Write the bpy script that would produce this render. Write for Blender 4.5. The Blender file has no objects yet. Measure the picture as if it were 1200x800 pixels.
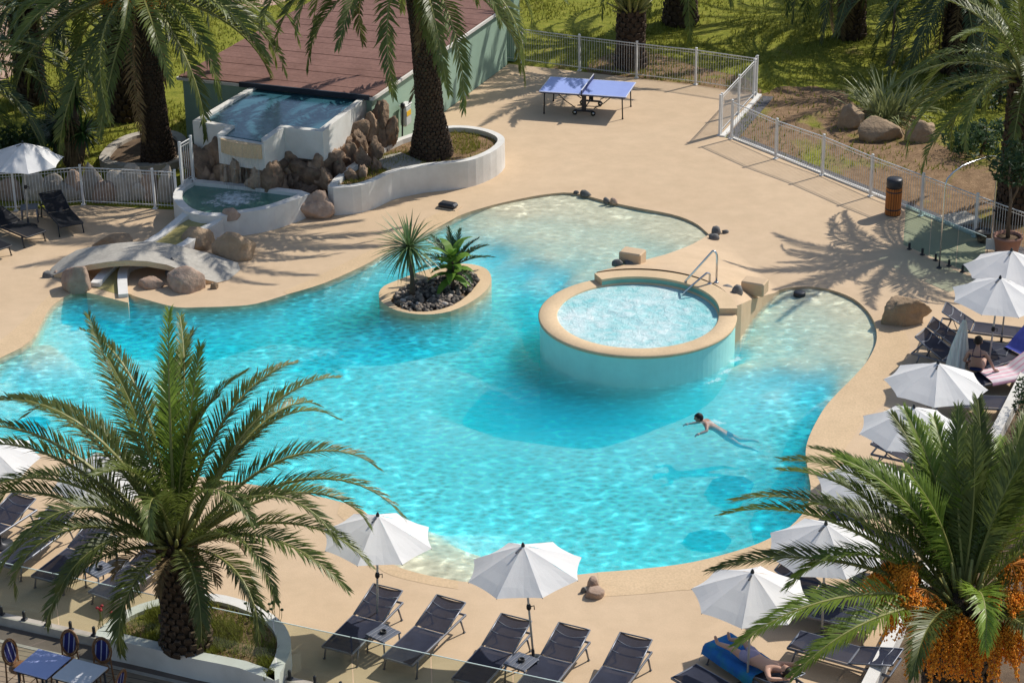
import bpy, math, random
from mathutils import Vector, Matrix, noise
from mathutils.geometry import delaunay_2d_cdt
random.seed(11)
R = math.radians
scene = bpy.context.scene
col = scene.collection

# ------------------------------------------------------------------ camera
F, TH, CX, CY, CH, ROLL = 2509.0, .4290, 600.0, 398.0, 21.16, -.014
_c, _s, _cr, _sr = math.cos(TH), math.sin(TH), math.cos(ROLL), math.sin(ROLL)
AX_F = Vector((0, _c, -_s)); AX_D = Vector((0, -_s, -_c)); AX_R = Vector((1, 0, 0))

def at(px, py, z=0.0):
    """point of the horizontal plane at height z seen at photo pixel (px, py)"""
    u, v = px - CX, py - CY
    x, y = _cr * u + _sr * v, -_sr * u + _cr * v
    d = AX_R * x + AX_D * y + AX_F * F
    t = (z - CH) / d.z
    return Vector((d.x * t, d.y * t, z))

def pix(p):
    p = Vector(p) - Vector((0, 0, CH))
    d = p.dot(AX_F); x = F * p.dot(AX_R) / d; y = F * p.dot(AX_D) / d
    return CX + _cr * x - _sr * y, CY + _sr * x + _cr * y

cam = bpy.data.cameras.new('camera'); cam.sensor_width = 36; cam.lens = F / 1200 * 36
cam.clip_start = .5; cam.clip_end = 2000
camo = bpy.data.objects.new('camera', cam); col.objects.link(camo)
cr_ = AX_R * _cr - AX_D * _sr; cd_ = AX_R * _sr + AX_D * _cr
M = Matrix.Identity(4)
for i in range(3):
    M[i][0] = cr_[i]; M[i][1] = -cd_[i]; M[i][2] = -AX_F[i]
M[2][3] = CH
camo.matrix_world = M
scene.camera = camo

# ------------------------------------------------------------------ light
SUN_AZ, SUN_EL = R(35.5), R(44.4)          # azimuth from +X towards +Y
SUN = Vector((math.cos(SUN_AZ) * math.cos(SUN_EL), math.sin(SUN_AZ) * math.cos(SUN_EL), math.sin(SUN_EL)))
w = bpy.data.worlds.new('World'); scene.world = w; w.use_nodes = True
nt = w.node_tree; bg = nt.nodes['Background']
sky = nt.nodes.new('ShaderNodeTexSky'); sky.sky_type = 'NISHITA'; sky.sun_disc = False
sky.sun_elevation = SUN_EL; sky.sun_rotation = math.pi / 2 - SUN_AZ
nt.links.new(sky.outputs[0], bg.inputs[0]); bg.inputs[1].default_value = SKY_STRENGTH = .13
sl = bpy.data.lights.new('sun', 'SUN'); sl.energy = 4.6; sl.angle = R(.53); sl.color = (1, .95, .86)
so = bpy.data.objects.new('sun', sl); col.objects.link(so)
so.rotation_euler = SUN.to_track_quat('Z', 'Y').to_euler(); so.location = (20, 70, 40)
vs = scene.view_settings; vs.view_transform = 'Standard'; vs.look = 'None'; vs.exposure = 0; vs.gamma = 1
vs.use_curve_mapping = False
scene.cycles.max_bounces = 8; scene.cycles.volume_bounces = 2; scene.cycles.transparent_max_bounces = 24
scene.cycles.caustics_reflective = False; scene.cycles.caustics_refractive = False

# ------------------------------------------------------------------ objects
def tag(o, label=None, cat=None, group=None, kind=None):
    if label: o['label'] = label
    if cat: o['category'] = cat
    if group: o['group'] = group
    if kind: o['kind'] = kind
    return o

def thing(name, label, cat, loc=(0, 0, 0), rz=0, group=None):
    o = bpy.data.objects.new(name, None); col.objects.link(o)
    o.location = loc; o.rotation_euler = (0, 0, rz); o.empty_display_size = .2
    return tag(o, label, cat, group)

def local_matrix(o):
    return Matrix.Translation(o.location) @ o.rotation_euler.to_matrix().to_4x4()

def link_mesh(name, me, parent=None, loc=None, rot=None, scale=None):
    o = bpy.data.objects.new(name, me); col.objects.link(o)
    if parent is not None: o.parent = parent
    if loc is not None: o.location = loc
    if rot is not None: o.rotation_euler = rot
    if scale is not None: o.scale = scale
    return o

def kids(o):
    return [c for c in bpy.data.objects if c.parent == o]

def copy_tree(o, parent=None):
    c = o.copy(); col.objects.link(c)
    if parent is not None: c.parent = parent
    for ch in kids(o): copy_tree(ch, c)
    return c

class MB:
    """collects shapes, then links them as one mesh object"""
    def __init__(s): s.v = []; s.f = []; s.m = []; s.sm = []
    def add(s, vs, fs, mi=0, sm=False, M=None):
        b = len(s.v)
        s.v += [tuple(M @ Vector(p)) for p in vs] if M else [tuple(p) for p in vs]
        s.f += [tuple(i + b for i in f) for f in fs]
        s.m += [mi] * len(fs); s.sm += [sm] * len(fs)
        return s
    def box(s, c, d, rz=0, mi=0, M=None, bev=0.0):
        x, y, z = d[0] / 2, d[1] / 2, d[2] / 2
        T = Matrix.Translation(c) @ Matrix.Rotation(rz, 4, 'Z')
        if M: T = M @ T
        if bev <= 0:
            vs = [(a * x, b_ * y, c_ * z) for c_ in (-1, 1) for b_ in (-1, 1) for a in (-1, 1)]
            fs = [(0, 2, 3, 1), (4, 5, 7, 6), (0, 1, 5, 4), (2, 6, 7, 3), (0, 4, 6, 2), (1, 3, 7, 5)]
            return s.add(vs, fs, mi, False, T)
        e = min(bev, x * .9, y * .9, z * .9)
        ring = [(-x + e, -y), (x - e, -y), (x, -y + e), (x, y - e), (x - e, y), (-x + e, y), (-x, y - e), (-x, -y + e)]
        ins = [(-x + e, -y + e), (x - e, -y + e), (x - e, -y + e), (x - e, y - e), (x - e, y - e), (-x + e, y - e), (-x + e, y - e), (-x + e, -y + e)]
        vs = [(p[0], p[1], -z + e) for p in ring] + [(p[0], p[1], z - e) for p in ring]
        fs = [(i, (i + 1) % 8, 8 + (i + 1) % 8, 8 + i) for i in range(8)]
        t = len(vs)
        cor = [(-x + e, -y + e), (x - e, -y + e), (x - e, y - e), (-x + e, y - e)]
        vs += [(p[0], p[1], z) for p in cor] + [(p[0], p[1], -z) for p in cor]
        fs += [(t, t + 1, t + 2, t + 3), (t + 7, t + 6, t + 5, t + 4)]
        for k in range(4):                       # sloped sides and corners
            a, b_ = 2 * k, 2 * k + 1
            fs.append((8 + a, 8 + b_, t + (k + 1) % 4, t + k)); fs.append((b_, a, t + 4 + k, t + 4 + (k + 1) % 4))
            p, q = (2 * k + 1) % 8, (2 * k + 2) % 8
            fs.append((8 + p, 8 + q, t + (k + 1) % 4)); fs.append((q, p, t + 4 + (k + 1) % 4))
        return s.add(vs, fs, mi, False, T)
    def tube(s, pts, r, n=6, mi=0, cap=True, sm=True, M=None):
        pts = [Vector(p) for p in pts]; k = len(pts)
        rr = r if isinstance(r, (list, tuple)) else [r] * k
        vs = []; fs = []; u = None
        for i, p in enumerate(pts):
            t = (pts[min(i + 1, k - 1)] - pts[max(i - 1, 0)])
            t = t.normalized() if t.length > 1e-9 else Vector((0, 0, 1))
            if u is None:
                u = t.orthogonal().normalized()
            else:
                u = (u - t * u.dot(t));
                u = u.normalized() if u.length > 1e-6 else t.orthogonal().normalized()
            w_ = t.cross(u)
            vs += [p + (u * math.cos(2 * math.pi * j / n) + w_ * math.sin(2 * math.pi * j / n)) * rr[i] for j in range(n)]
        for i in range(k - 1):
            for j in range(n):
                fs.append((i * n + j, i * n + (j + 1) % n, (i + 1) * n + (j + 1) % n, (i + 1) * n + j))
        if cap:
            fs.append(tuple(range(n))[::-1]); fs.append(tuple((k - 1) * n + j for j in range(n)))
        return s.add(vs, fs, mi, sm, M)
    def lathe(s, prof, n=16, c=(0, 0, 0), mi=0, sm=True, M=None, cap=True):
        vs = []; fs = []
        for r, z in prof:
            vs += [(c[0] + r * math.cos(2 * math.pi * j / n), c[1] + r * math.sin(2 * math.pi * j / n), c[2] + z) for j in range(n)]
        for i in range(len(prof) - 1):
            for j in range(n):
                fs.append((i * n + j, i * n + (j + 1) % n, (i + 1) * n + (j + 1) % n, (i + 1) * n + j))
        if cap:
            fs.append(tuple(range(n))[::-1]); fs.append(tuple((len(prof) - 1) * n + j for j in range(n)))
        return s.add(vs, fs, mi, sm, M)
    def sheet(s, poly, z=0.0, holes=(), mi=0):
        vs, fs = fill(poly, holes)
        return s.add([(p[0], p[1], z) for p in vs], fs, mi)
    def prism(s, poly, z0, z1, mi=0, mtop=None, holes=(), bottom=False):
        vs, fs = fill(poly, holes)
        s.add([(p[0], p[1], z1) for p in vs], fs, mi if mtop is None else mtop)
        if bottom: s.add([(p[0], p[1], z0) for p in vs], [f[::-1] for f in fs], mi)
        for loop in [poly] + list(holes):
            s.skirt(loop, z0, z1, mi)
        return s
    def skirt(s, loop, z0, z1, mi=0, closed=True, sm=False):
        n = len(loop)
        vs = [(p[0], p[1], z0) for p in loop] + [(p[0], p[1], z1) for p in loop]
        fs = [(i, (i + 1) % n, n + (i + 1) % n, n + i) for i in range(n if closed else n - 1)]
        return s.add(vs, fs, mi, sm)
    def ring(s, outer, inner, z0, z1, mi=0, mtop=None):
        """closed wall between two loops with the same number of points"""
        n = len(outer); vs = []
        for loop, z in ((outer, z0), (outer, z1), (inner, z1), (inner, z0)):
            vs += [(p[0], p[1], z) for p in loop]
        fs = []; ms = []
        for i in range(n):
            j = (i + 1) % n
            for a in range(3):
                fs.append((a * n + i, a * n + j, (a + 1) * n + j, (a + 1) * n + i))
                ms.append((mtop if (a == 1 and mtop is not None) else mi))
        b = len(s.f); s.add(vs, fs, mi)
        s.m[b:] = ms
        return s
    def build(s, name, mats, parent=None, world=False, origin=None):
        me = bpy.data.meshes.new(name)
        v = s.v
        if world and parent is not None:
            Mi = local_matrix(parent)
            p_ = parent.parent
            while p_ is not None:
                Mi = local_matrix(p_) @ Mi; p_ = p_.parent
            Mi = Mi.inverted(); v = [tuple(Mi @ Vector(p)) for p in v]
        if origin is not None: v = [(p[0] - origin[0], p[1] - origin[1], p[2] - origin[2]) for p in v]
        me.from_pydata(v, [], s.f)
        for m in (mats if isinstance(mats, (list, tuple)) else [mats]): me.materials.append(m)
        me.polygons.foreach_set('material_index', s.m)
        me.polygons.foreach_set('use_smooth', s.sm)
        me.update()
        o = link_mesh(name, me, parent)
        if origin is not None: o.location = origin
        return o

def fill(poly, holes=()):
    vs = []; es = []; 
    for loop in [poly] + list(holes):
        b = len(vs); n = len(loop)
        vs += [Vector((p[0], p[1])) for p in loop]
        es += [(b + i, b + (i + 1) % n) for i in range(n)]
    v, e, f, *_ = delaunay_2d_cdt(vs, es, [], 1 if not holes else 0, 1e-5)
    if holes:
        keep = []
        for t in f:
            c = sum((v[i] for i in t), Vector((0, 0))) / len(t)
            if inside(c, poly) and not any(inside(c, h) for h in holes): keep.append(t)
        f = keep
    out = []
    for t in f:
        a, b_, c = v[t[0]], v[t[1]], v[t[2]]
        ar = (b_.x - a.x) * (c.y - a.y) - (b_.y - a.y) * (c.x - a.x)
        out.append(tuple(t) if ar > 0 else tuple(reversed(t)))
    return v, out

def inside(p, poly):
    x, y = p[0], p[1]; r = False; j = len(poly) - 1
    for i in range(len(poly)):
        xi, yi, xj, yj = poly[i][0], poly[i][1], poly[j][0], poly[j][1]
        if (yi > y) != (yj > y) and x < (xj - xi) * (y - yi) / (yj - yi) + xi: r = not r
        j = i
    return r

def smooth_loop(pts, sub=4, closed=True):
    """Catmull-Rom through 2D points"""
    out = []; n = len(pts)
    P = [Vector((p[0], p[1])) for p in pts]
    for i in range(n if closed else n - 1):
        g = (lambda k: P[k % n]) if closed else (lambda k: P[max(0, min(n - 1, k))])
        p0, p1, p2, p3 = g(i - 1), g(i), g(i + 1), g(i + 2)
        for k in range(sub):
            t = k / sub
            out.append(.5 * ((2 * p1) + (p2 - p0) * t + (2 * p0 - 5 * p1 + 4 * p2 - p3) * t * t + (3 * p1 - p0 - 3 * p2 + p3) * t ** 3))
    if not closed: out.append(P[-1])
    return out

def area2(poly):
    return sum(poly[i - 1][0] * poly[i][1] - poly[i][0] * poly[i - 1][1] for i in range(len(poly)))

def offset(poly, d):
    """offset a closed loop inward by d (outward when negative)"""
    P = [Vector((p[0], p[1])) for p in poly]; n = len(P); sg = 1 if area2(P) > 0 else -1
    out = []
    for i in range(n):
        a, b_, c = P[i - 1], P[i], P[(i + 1) % n]
        t1 = (b_ - a).normalized(); t2 = (c - b_).normalized()
        n1 = Vector((-t1.y, t1.x)) * sg; n2 = Vector((-t2.y, t2.x)) * sg
        m = n1 + n2
        m = m.normalized() if m.length > 1e-6 else n1
        k = max(.35, m.dot(n1))
        out.append(b_ + m * (d / k))
    return out

def pxs(lst, z=0.0, sub=0, closed=True):
    p = [at(a[0], a[1], z) for a in lst]
    return smooth_loop(p, sub, closed) if sub else [Vector((q.x, q.y)) for q in p]
# ------------------------------------------------------------------ materials
def newmat(name):
    m = bpy.data.materials.new(name); m.use_nodes = True
    nt = m.node_tree; nt.nodes.clear()
    out = nt.nodes.new('ShaderNodeOutputMaterial')
    return m, nt, out

def N(nt, t, **kw):
    n = nt.nodes.new('ShaderNode' + t)
    for k, v in kw.items():
        if k in n.inputs: n.inputs[k].default_value = v
        else: setattr(n, k, v)
    return n

def c4(c): return (c[0], c[1], c[2], 1)

def noise_node(nt, vec, scale, detail=5, rough=.6, dist=0):
    n = N(nt, 'TexNoise'); n.inputs['Scale'].default_value = scale; n.inputs['Detail'].default_value = detail
    n.inputs['Roughness'].default_value = rough; n.inputs['Distortion'].default_value = dist
    nt.links.new(vec, n.inputs['Vector'])
    return n

def ramp(nt, fac, stops):
    r = N(nt, 'ValToRGB'); e = r.color_ramp.elements
    while len(e) < len(stops): e.new(.5)
    for k, (p, c) in enumerate(stops):
        e[k].position = p; e[k].color = c4(c) if len(c) == 3 else c
    nt.links.new(fac, r.inputs[0])
    return r

def mixc(nt, fac, a, b, mode='MIX'):
    m = N(nt, 'Mix', data_type='RGBA', blend_type=mode)
    for sock, v in ((m.inputs[0], fac), (m.inputs[6], a), (m.inputs[7], b)):
        if hasattr(v, 'is_linked') or isinstance(v, bpy.types.NodeSocket): nt.links.new(v, sock)
        else: sock.default_value = v if not isinstance(v, tuple) else (c4(v) if len(v) == 3 else v)
    return m.outputs[2]

def pmat(name, c1, c2=None, scale=4, rough=.7, bump=0, bscale=30, spec=.3, metal=0, grime=0, gscale=.6, gcol=(.12, .1, .08),
         coord='Object', stretch=None, rnd=0, transl=0, detail=6, bdist=.02, sheen=0):
    m, nt, out = newmat(name)
    b = N(nt, 'BsdfPrincipled'); b.inputs['Roughness'].default_value = rough; b.inputs['Metallic'].default_value = metal
    b.inputs['Specular IOR Level'].default_value = spec
    tc = N(nt, 'TexCoord'); vec = tc.outputs[coord] if coord != 'World' else N(nt, 'NewGeometry').outputs['Position']
    if stretch:
        mp = N(nt, 'Mapping'); mp.inputs['Scale'].default_value = stretch; nt.links.new(vec, mp.inputs[0]); vec = mp.outputs[0]
    if c2 is None: c2 = tuple(x * .86 for x in c1)
    n1 = noise_node(nt, vec, scale, detail)
    cr = ramp(nt, n1.outputs[0], [(.3, c2), (.7, c1)])
    c = cr.outputs[0]
    if grime:
        n2 = noise_node(nt, vec, gscale, 7, .65)
        g = ramp(nt, n2.outputs[0], [(.45, (0, 0, 0)), (.75, (grime, grime, grime))])
        c = mixc(nt, g.outputs[0], c, gcol)
    if rnd:
        oi = N(nt, 'ObjectInfo'); h = N(nt, 'HueSaturation')
        mr = N(nt, 'MapRange'); mr.inputs[3].default_value = 1 - rnd; mr.inputs[4].default_value = 1 + rnd
        nt.links.new(oi.outputs['Random'], mr.inputs[0]); nt.links.new(mr.outputs[0], h.inputs['Value'])
        nt.links.new(c, h.inputs['Color']); c = h.outputs[0]
    nt.links.new(c, b.inputs['Base Color'])
    if bump:
        n3 = noise_node(nt, vec, bscale, 6, .65)
        bp = N(nt, 'Bump'); bp.inputs['Strength'].default_value = bump; bp.inputs['Distance'].default_value = bdist
        nt.links.new(n3.outputs[0], bp.inputs['Height']); nt.links.new(bp.outputs[0], b.inputs['Normal'])
    sh = b.outputs[0]
    if transl:
        t = N(nt, 'BsdfTranslucent'); nt.links.new(c, t.inputs[0])
        mx = N(nt, 'MixShader'); mx.inputs[0].default_value = transl
        nt.links.new(sh, mx.inputs[1]); nt.links.new(t.outputs[0], mx.inputs[2]); sh = mx.outputs[0]
    nt.links.new(sh, out.inputs[0])
    return m

def schlick(nt, f0=.02, normal=None, gain=1.0):
    lw = N(nt, 'LayerWeight'); lw.inputs[0].default_value = .5
    if normal is not None: nt.links.new(normal, lw.inputs['Normal'])
    pw = N(nt, 'Math', operation='POWER'); pw.inputs[1].default_value = 5; nt.links.new(lw.outputs['Facing'], pw.inputs[0])
    ma = N(nt, 'Math', operation='MULTIPLY_ADD'); ma.inputs[1].default_value = (1 - f0) * gain; ma.inputs[2].default_value = f0; nt.links.new(pw.outputs[0], ma.inputs[0])
    return ma.outputs[0]

MT = {}
# resin deck: warm beige, faint stains and trowel marks
def deck_mat(name, c1, c2, grain, gb):
    m, nt, out = newmat(name)
    b = N(nt, 'BsdfPrincipled'); b.inputs['Roughness'].default_value = .75; b.inputs['Specular IOR Level'].default_value = .2
    pos = N(nt, 'NewGeometry').outputs['Position']
    big = noise_node(nt, pos, .22, 6, .6, .4); mid = noise_node(nt, pos, 1.6, 8, .65); fine = noise_node(nt, pos, grain, 3, .6)
    c = ramp(nt, big.outputs[0], [(.3, c2), (.7, c1)]).outputs[0]
    g = ramp(nt, mid.outputs[0], [(.35, (.93, .93, .92)), (.65, (1.04, 1.04, 1.04))]).outputs[0]
    c = mixc(nt, 1.0, c, g, 'MULTIPLY')
    f = ramp(nt, fine.outputs[0], [(.3, (1 - gb, 1 - gb, 1 - gb)), (.7, (1 + gb * .6,) * 3)]).outputs[0]
    c = mixc(nt, 1.0, c, f, 'MULTIPLY')
    nt.links.new(c, b.inputs['Base Color'])
    bp = N(nt, 'Bump'); bp.inputs['Strength'].default_value = .25; bp.inputs['Distance'].default_value = .01
    nt.links.new(fine.outputs[0], bp.inputs['Height']); nt.links.new(bp.outputs[0], b.inputs['Normal'])
    nt.links.new(b.outputs[0], out.inputs[0])
    return m
MT['deck'] = deck_mat('deck_resin', (.60, .445, .295), (.555, .405, .262), 45, .10)
MT['sand'] = deck_mat('beach_sand_finish', (.62, .455, .285), (.57, .41, .25), 22, .15)
MT['coping'] = deck_mat('coping_stone', (.66, .49, .31), (.60, .44, .27), 30, .12)
MT['gravel'] = pmat('gravel_strip', (.16, .155, .16), (.05, .05, .055), 28, .9, .6, 60, coord='World')
MT['white'] = pmat('white_render', (.72, .70, .66), (.64, .62, .58), 1.5, .8, .25, 40, grime=.35, gscale=1.1, gcol=(.36, .31, .25), coord='World')
MT['lime'] = pmat('limestone_edge', (.50, .45, .39), (.40, .36, .31), 3, .85, .3, 30, grime=.4, gscale=2, coord='World')
MT['greenwall'] = pmat('green_render', (.30, .42, .33), (.26, .375, .29), .8, .85, .15, 40, grime=.3, gscale=.5, gcol=(.2, .26, .2), coord='World')
MT['darkgreen'] = pmat('dark_green_render', (.10, .13, .10), (.08, .105, .085), .8, .85, .15, 40, coord='World')
MT['rock'] = pmat('tan_rock', (.44, .31, .195), (.27, .19, .12), 2.2, .9, .9, 9, grime=.5, gscale=2.5, rnd=.22, bdist=.06)
MT['rockpink'] = pmat('pink_granite', (.48, .35, .27), (.32, .215, .155), 5, .9, .7, 16, grime=.35, gscale=3, rnd=.15, bdist=.04)
MT['bankrock'] = pmat('pale_bank_rock', (.50, .44, .37), (.33, .28, .23), 3, .9, .8, 10, grime=.3, gscale=2, rnd=.2, bdist=.05)
MT['rockgrey'] = pmat('grey_rock', (.22, .21, .20), (.08, .08, .08), 5, .85, .7, 16, rnd=.3, bdist=.03)
MT['rockwet'] = pmat('fountain_rock', (.43, .285, .185), (.17, .115, .08), 3.4, .75, 1.0, 7, grime=.35, gscale=2.6, gcol=(.07, .06, .045), rnd=.35, bdist=.08)
MT['bridge'] = pmat('grey_pebble_paving', (.47, .44, .385), (.35, .325, .285), 11, .85, .5, 60, grime=.3, gscale=1.2, coord='World')
MT['alu'] = pmat('brushed_aluminium', (.20, .21, .24), (.16, .17, .20), 8, .42, spec=.5, metal=.6)
MT['polegrey'] = pmat('grey_pole', (.46, .45, .43), (.40, .39, .37), 6, .4, spec=.5)
MT['steel'] = pmat('polished_steel', (.65, .66, .68), (.55, .56, .58), 8, .22, spec=.5, metal=1)
MT['postwhite'] = pmat('white_paint', (.72, .71, .69), (.66, .65, .63), 5, .45, grime=.2, gscale=3)
MT['black'] = pmat('black_plastic', (.02, .02, .022), (.014, .014, .016), 8, .45)
MT['darkmetal'] = pmat('dark_metal', (.045, .047, .055), (.035, .036, .042), 8, .4, metal=.3)
MT['wood'] = pmat('orange_wood', (.50, .18, .04), (.32, .10, .025), 6, .55, .3, 30, stretch=(4, 4, .6))
MT['barkscale'] = pmat('palm_bark', (.085, .055, .035), (.03, .02, .014), 6, .95, .8, 20, bdist=.03)
MT['barkcut'] = pmat('palm_leaf_scars', (.20, .135, .09), (.09, .06, .04), 9, .95, .6, 30)
MT['bark'] = pmat('thin_bark', (.16, .115, .08), (.09, .065, .045), 9, .95, .8, 30, stretch=(1, 1, .3))
MT['dead'] = pmat('dead_frond', (.24, .17, .085), (.12, .08, .04), 5, .9, rnd=.25, transl=.15)
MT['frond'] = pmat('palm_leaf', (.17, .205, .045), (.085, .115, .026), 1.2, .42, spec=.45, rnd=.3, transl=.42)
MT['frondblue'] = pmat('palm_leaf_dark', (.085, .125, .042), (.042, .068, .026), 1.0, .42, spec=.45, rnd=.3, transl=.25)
MT['frondyoung'] = pmat('palm_leaf_young', (.26, .36, .05), (.15, .225, .032), 1.2, .4, spec=.45, rnd=.3, transl=.45)
MT['rachis'] = pmat('palm_rachis', (.28, .27, .09), (.20, .20, .06), 4, .5)
MT['fruit'] = pmat('orange_dates', (.88, .36, .025), (.66, .20, .014), 7, .55, rnd=.12)
MT['strand'] = pmat('date_strands', (.55, .22, .03), (.36, .13, .02), 6, .6)
MT['sword'] = pmat('sword_leaf', (.13, .20, .07), (.07, .115, .045), 2, .4, spec=.45, rnd=.2, transl=.2)
MT['cycad'] = pmat('cycad_leaf', (.03, .075, .018), (.018, .045, .012), 2, .35, spec=.5, rnd=.2, transl=.15)
MT['broad'] = pmat('broad_leaf', (.20, .36, .05), (.12, .24, .03), 3, .55, spec=.2, rnd=.2, transl=.3)
MT['flax'] = pmat('flax_leaf', (.34, .36, .16), (.17, .19, .08), 2, .45, rnd=.25, transl=.2)
MT['hedge'] = pmat('hedge_leaf', (.05, .10, .03), (.025, .05, .015), 3, .5, rnd=.2, transl=.2)
MT['grassblade'] = pmat('grass_blade', (.29, .285, .045), (.16, .175, .028), .5, .6, transl=.3, coord='World')
MT['soil'] = pmat('soil', (.17, .115, .07), (.085, .055, .035), 3, .95, .8, 30, coord='World')
MT['pebble'] = pmat('pebbles', (.36, .31, .26), (.07, .06, .055), 9, .8, .4, 40, coord='World')
MT['canvas'] = pmat('white_canvas', (.80, .79, .78), (.76, .75, .745), 3, .85, .12, 60, spec=.15, transl=.24)
MT['canvasgreen'] = pmat('pale_green_canvas', (.70, .72, .66), (.62, .65, .58), 3, .85, .2, 40, spec=.15)
MT['sling'] = None
MT['terracotta'] = pmat('terracotta', (.36, .19, .14), (.29, .15, .11), 5, .85, .2, 40)
MT['tableblue'] = pmat('pale_blue_top', (.30, .38, .72), (.27, .34, .66), 4, .4, spec=.4)
MT['net'] = pmat('navy_net', (.035, .05, .14), (.025, .035, .10), 30, .8)
MT['tyre'] = pmat('rubber', (.03, .03, .03), (.02, .02, .02), 8, .8)
MT['tablewhite'] = pmat('white_tabletop', (.66, .66, .68), (.60, .60, .62), 4, .4)
MT['rattan'] = pmat('rattan_cane', (.26, .13, .055), (.13, .06, .028), 30, .55, .3, 60)
MT['pave'] = None
MT['skin'] = pmat('skin', (.40, .20, .13), (.34, .16, .10), 4, .5, spec=.35)
MT['skinpale'] = pmat('skin_fair', (.50, .30, .225), (.44, .26, .19), 4, .5, spec=.35)
MT['hair'] = pmat('dark_hair', (.022, .014, .011), (.012, .008, .007), 12, .5, .5, 60, stretch=(1, 1, .2))
MT['lilac'] = pmat('lilac_cloth', (.30, .28, .42), (.25, .23, .36), 8, .8)
MT['navycloth'] = pmat('navy_cloth', (.02, .03, .09), (.014, .02, .06), 8, .8)
MT['bluetowel'] = pmat('royal_blue_towel', (.02, .17, .50), (.012, .10, .34), 2.2, .95, .4, 90, grime=.9, gscale=1.8, gcol=(.03, .28, .12))
MT['bluetowel2'] = pmat('ink_blue_towel', (.07, .09, .42), (.035, .05, .27), 4, .95, .4, 90)
MT['box'] = pmat('grey_box', (.45, .48, .47), (.40, .43, .42), 4, .5)
MT['yellow'] = pmat('yellow_label', (.70, .42, .02), (.62, .36, .02), 8, .5)
MT['bluepatch'] = pmat('dark_blue_patch', (.012, .03, .075), (.008, .02, .05), 6, .8)
MT['glassink'] = pmat('navy_slate', (.03, .035, .05), (.02, .024, .035), 2, .6, coord='World')

def stripes(name, ca, cb, axis, freq, duty=.5, rough=.85, cc=None, nz=0):
    m, nt, out = newmat(name)
    b = N(nt, 'BsdfPrincipled'); b.inputs['Roughness'].default_value = rough; b.inputs['Specular IOR Level'].default_value = .2
    tc = N(nt, 'TexCoord'); sp = N(nt, 'SeparateXYZ'); nt.links.new(tc.outputs['Object'], sp.inputs[0])
    a = N(nt, 'Math', operation='MULTIPLY'); a.inputs[1].default_value = freq; nt.links.new(sp.outputs[axis], a.inputs[0])
    f = N(nt, 'Math', operation='FRACT'); nt.links.new(a.outputs[0], f.inputs[0])
    g = N(nt, 'Math', operation='GREATER_THAN'); g.inputs[1].default_value = duty; nt.links.new(f.outputs[0], g.inputs[0])
    n1 = noise_node(nt, tc.outputs['Object'], 5, 5)
    va = ramp(nt, n1.outputs[0], [(.3, tuple(x * .8 for x in ca)), (.7, ca)]).outputs[0]
    c = mixc(nt, g.outputs[0], va, cb)
    nt.links.new(c, b.inputs['Base Color']); nt.links.new(b.outputs[0], out.inputs[0])
    return m
MT['pinktowel'] = stripes('pink_white_towel', (.74, .66, .69), (.66, .36, .44), 1, 6, .68)
MT['navystripe'] = stripes('navy_white_weave', (.022, .024, .12), (.30, .31, .42), 0, 8, .78)
MT['parasolstripe'] = stripes('green_white_stripe', (.78, .79, .75), (.60, .65, .61), 0, 14, .72)

def roof_mat():
    m, nt, out = newmat('red_brown_roof_boards')
    b = N(nt, 'BsdfPrincipled'); b.inputs['Roughness'].default_value = .8; b.inputs['Specular IOR Level'].default_value = .2
    tc = N(nt, 'TexCoord'); mp = N(nt, 'Mapping'); mp.inputs['Rotation'].default_value = (0, 0, ROOF_ANG); nt.links.new(tc.outputs['Object'], mp.inputs[0])
    n1 = noise_node(nt, mp.outputs[0], .9, 7, .65); n2 = noise_node(nt, mp.outputs[0], 9, 5, .6)
    c = ramp(nt, n1.outputs[0], [(.3, (.155, .078, .060)), (.7, (.235, .125, .10))]).outputs[0]
    c = mixc(nt, 1.0, c, ramp(nt, n2.outputs[0], [(.3, (.8, .8, .8)), (.7, (1.12, 1.12, 1.12))]).outputs[0], 'MULTIPLY')
    nt.links.new(c, b.inputs['Base Color'])
    bp = N(nt, 'Bump'); bp.inputs['Strength'].default_value = .4; bp.inputs['Distance'].default_value = .02
    nt.links.new(n2.outputs[0], bp.inputs['Height']); nt.links.new(bp.outputs[0], b.inputs['Normal'])
    nt.links.new(b.outputs[0], out.inputs[0])
    return m
ROOF_ANG = 0
MT['roof'] = roof_mat()

def pave_mat():
    m, nt, out = newmat('terrace_slabs')
    b = N(nt, 'BsdfPrincipled'); b.inputs['Roughness'].default_value = .85
    tc = N(nt, 'NewGeometry'); mp = N(nt, 'Mapping'); mp.inputs['Rotation'].default_value = (0, 0, R(20)); nt.links.new(tc.outputs['Position'], mp.inputs[0])
    br = N(nt, 'TexBrick'); br.inputs['Scale'].default_value = 1.0; br.inputs['Mortar Size'].default_value = .008
    br.inputs['Brick Width'].default_value = 1.6; br.inputs['Row Height'].default_value = .14
    br.inputs['Color1'].default_value = (.33, .25, .17, 1); br.inputs['Color2'].default_value = (.26, .195, .135, 1); br.inputs['Mortar'].default_value = (.06, .05, .04, 1)
    nt.links.new(mp.outputs[0], br.inputs[0])
    n1 = noise_node(nt, tc.outputs['Position'], 4, 7, .65)
    c = mixc(nt, 1.0, br.outputs[0], ramp(nt, n1.outputs[0], [(.3, (.8, .8, .8)), (.7, (1.15, 1.15, 1.15))]).outputs[0], 'MULTIPLY')
    nt.links.new(c, b.inputs['Base Color']); nt.links.new(b.outputs[0], out.inputs[0])
    return m
MT['pave'] = pave_mat()

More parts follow.
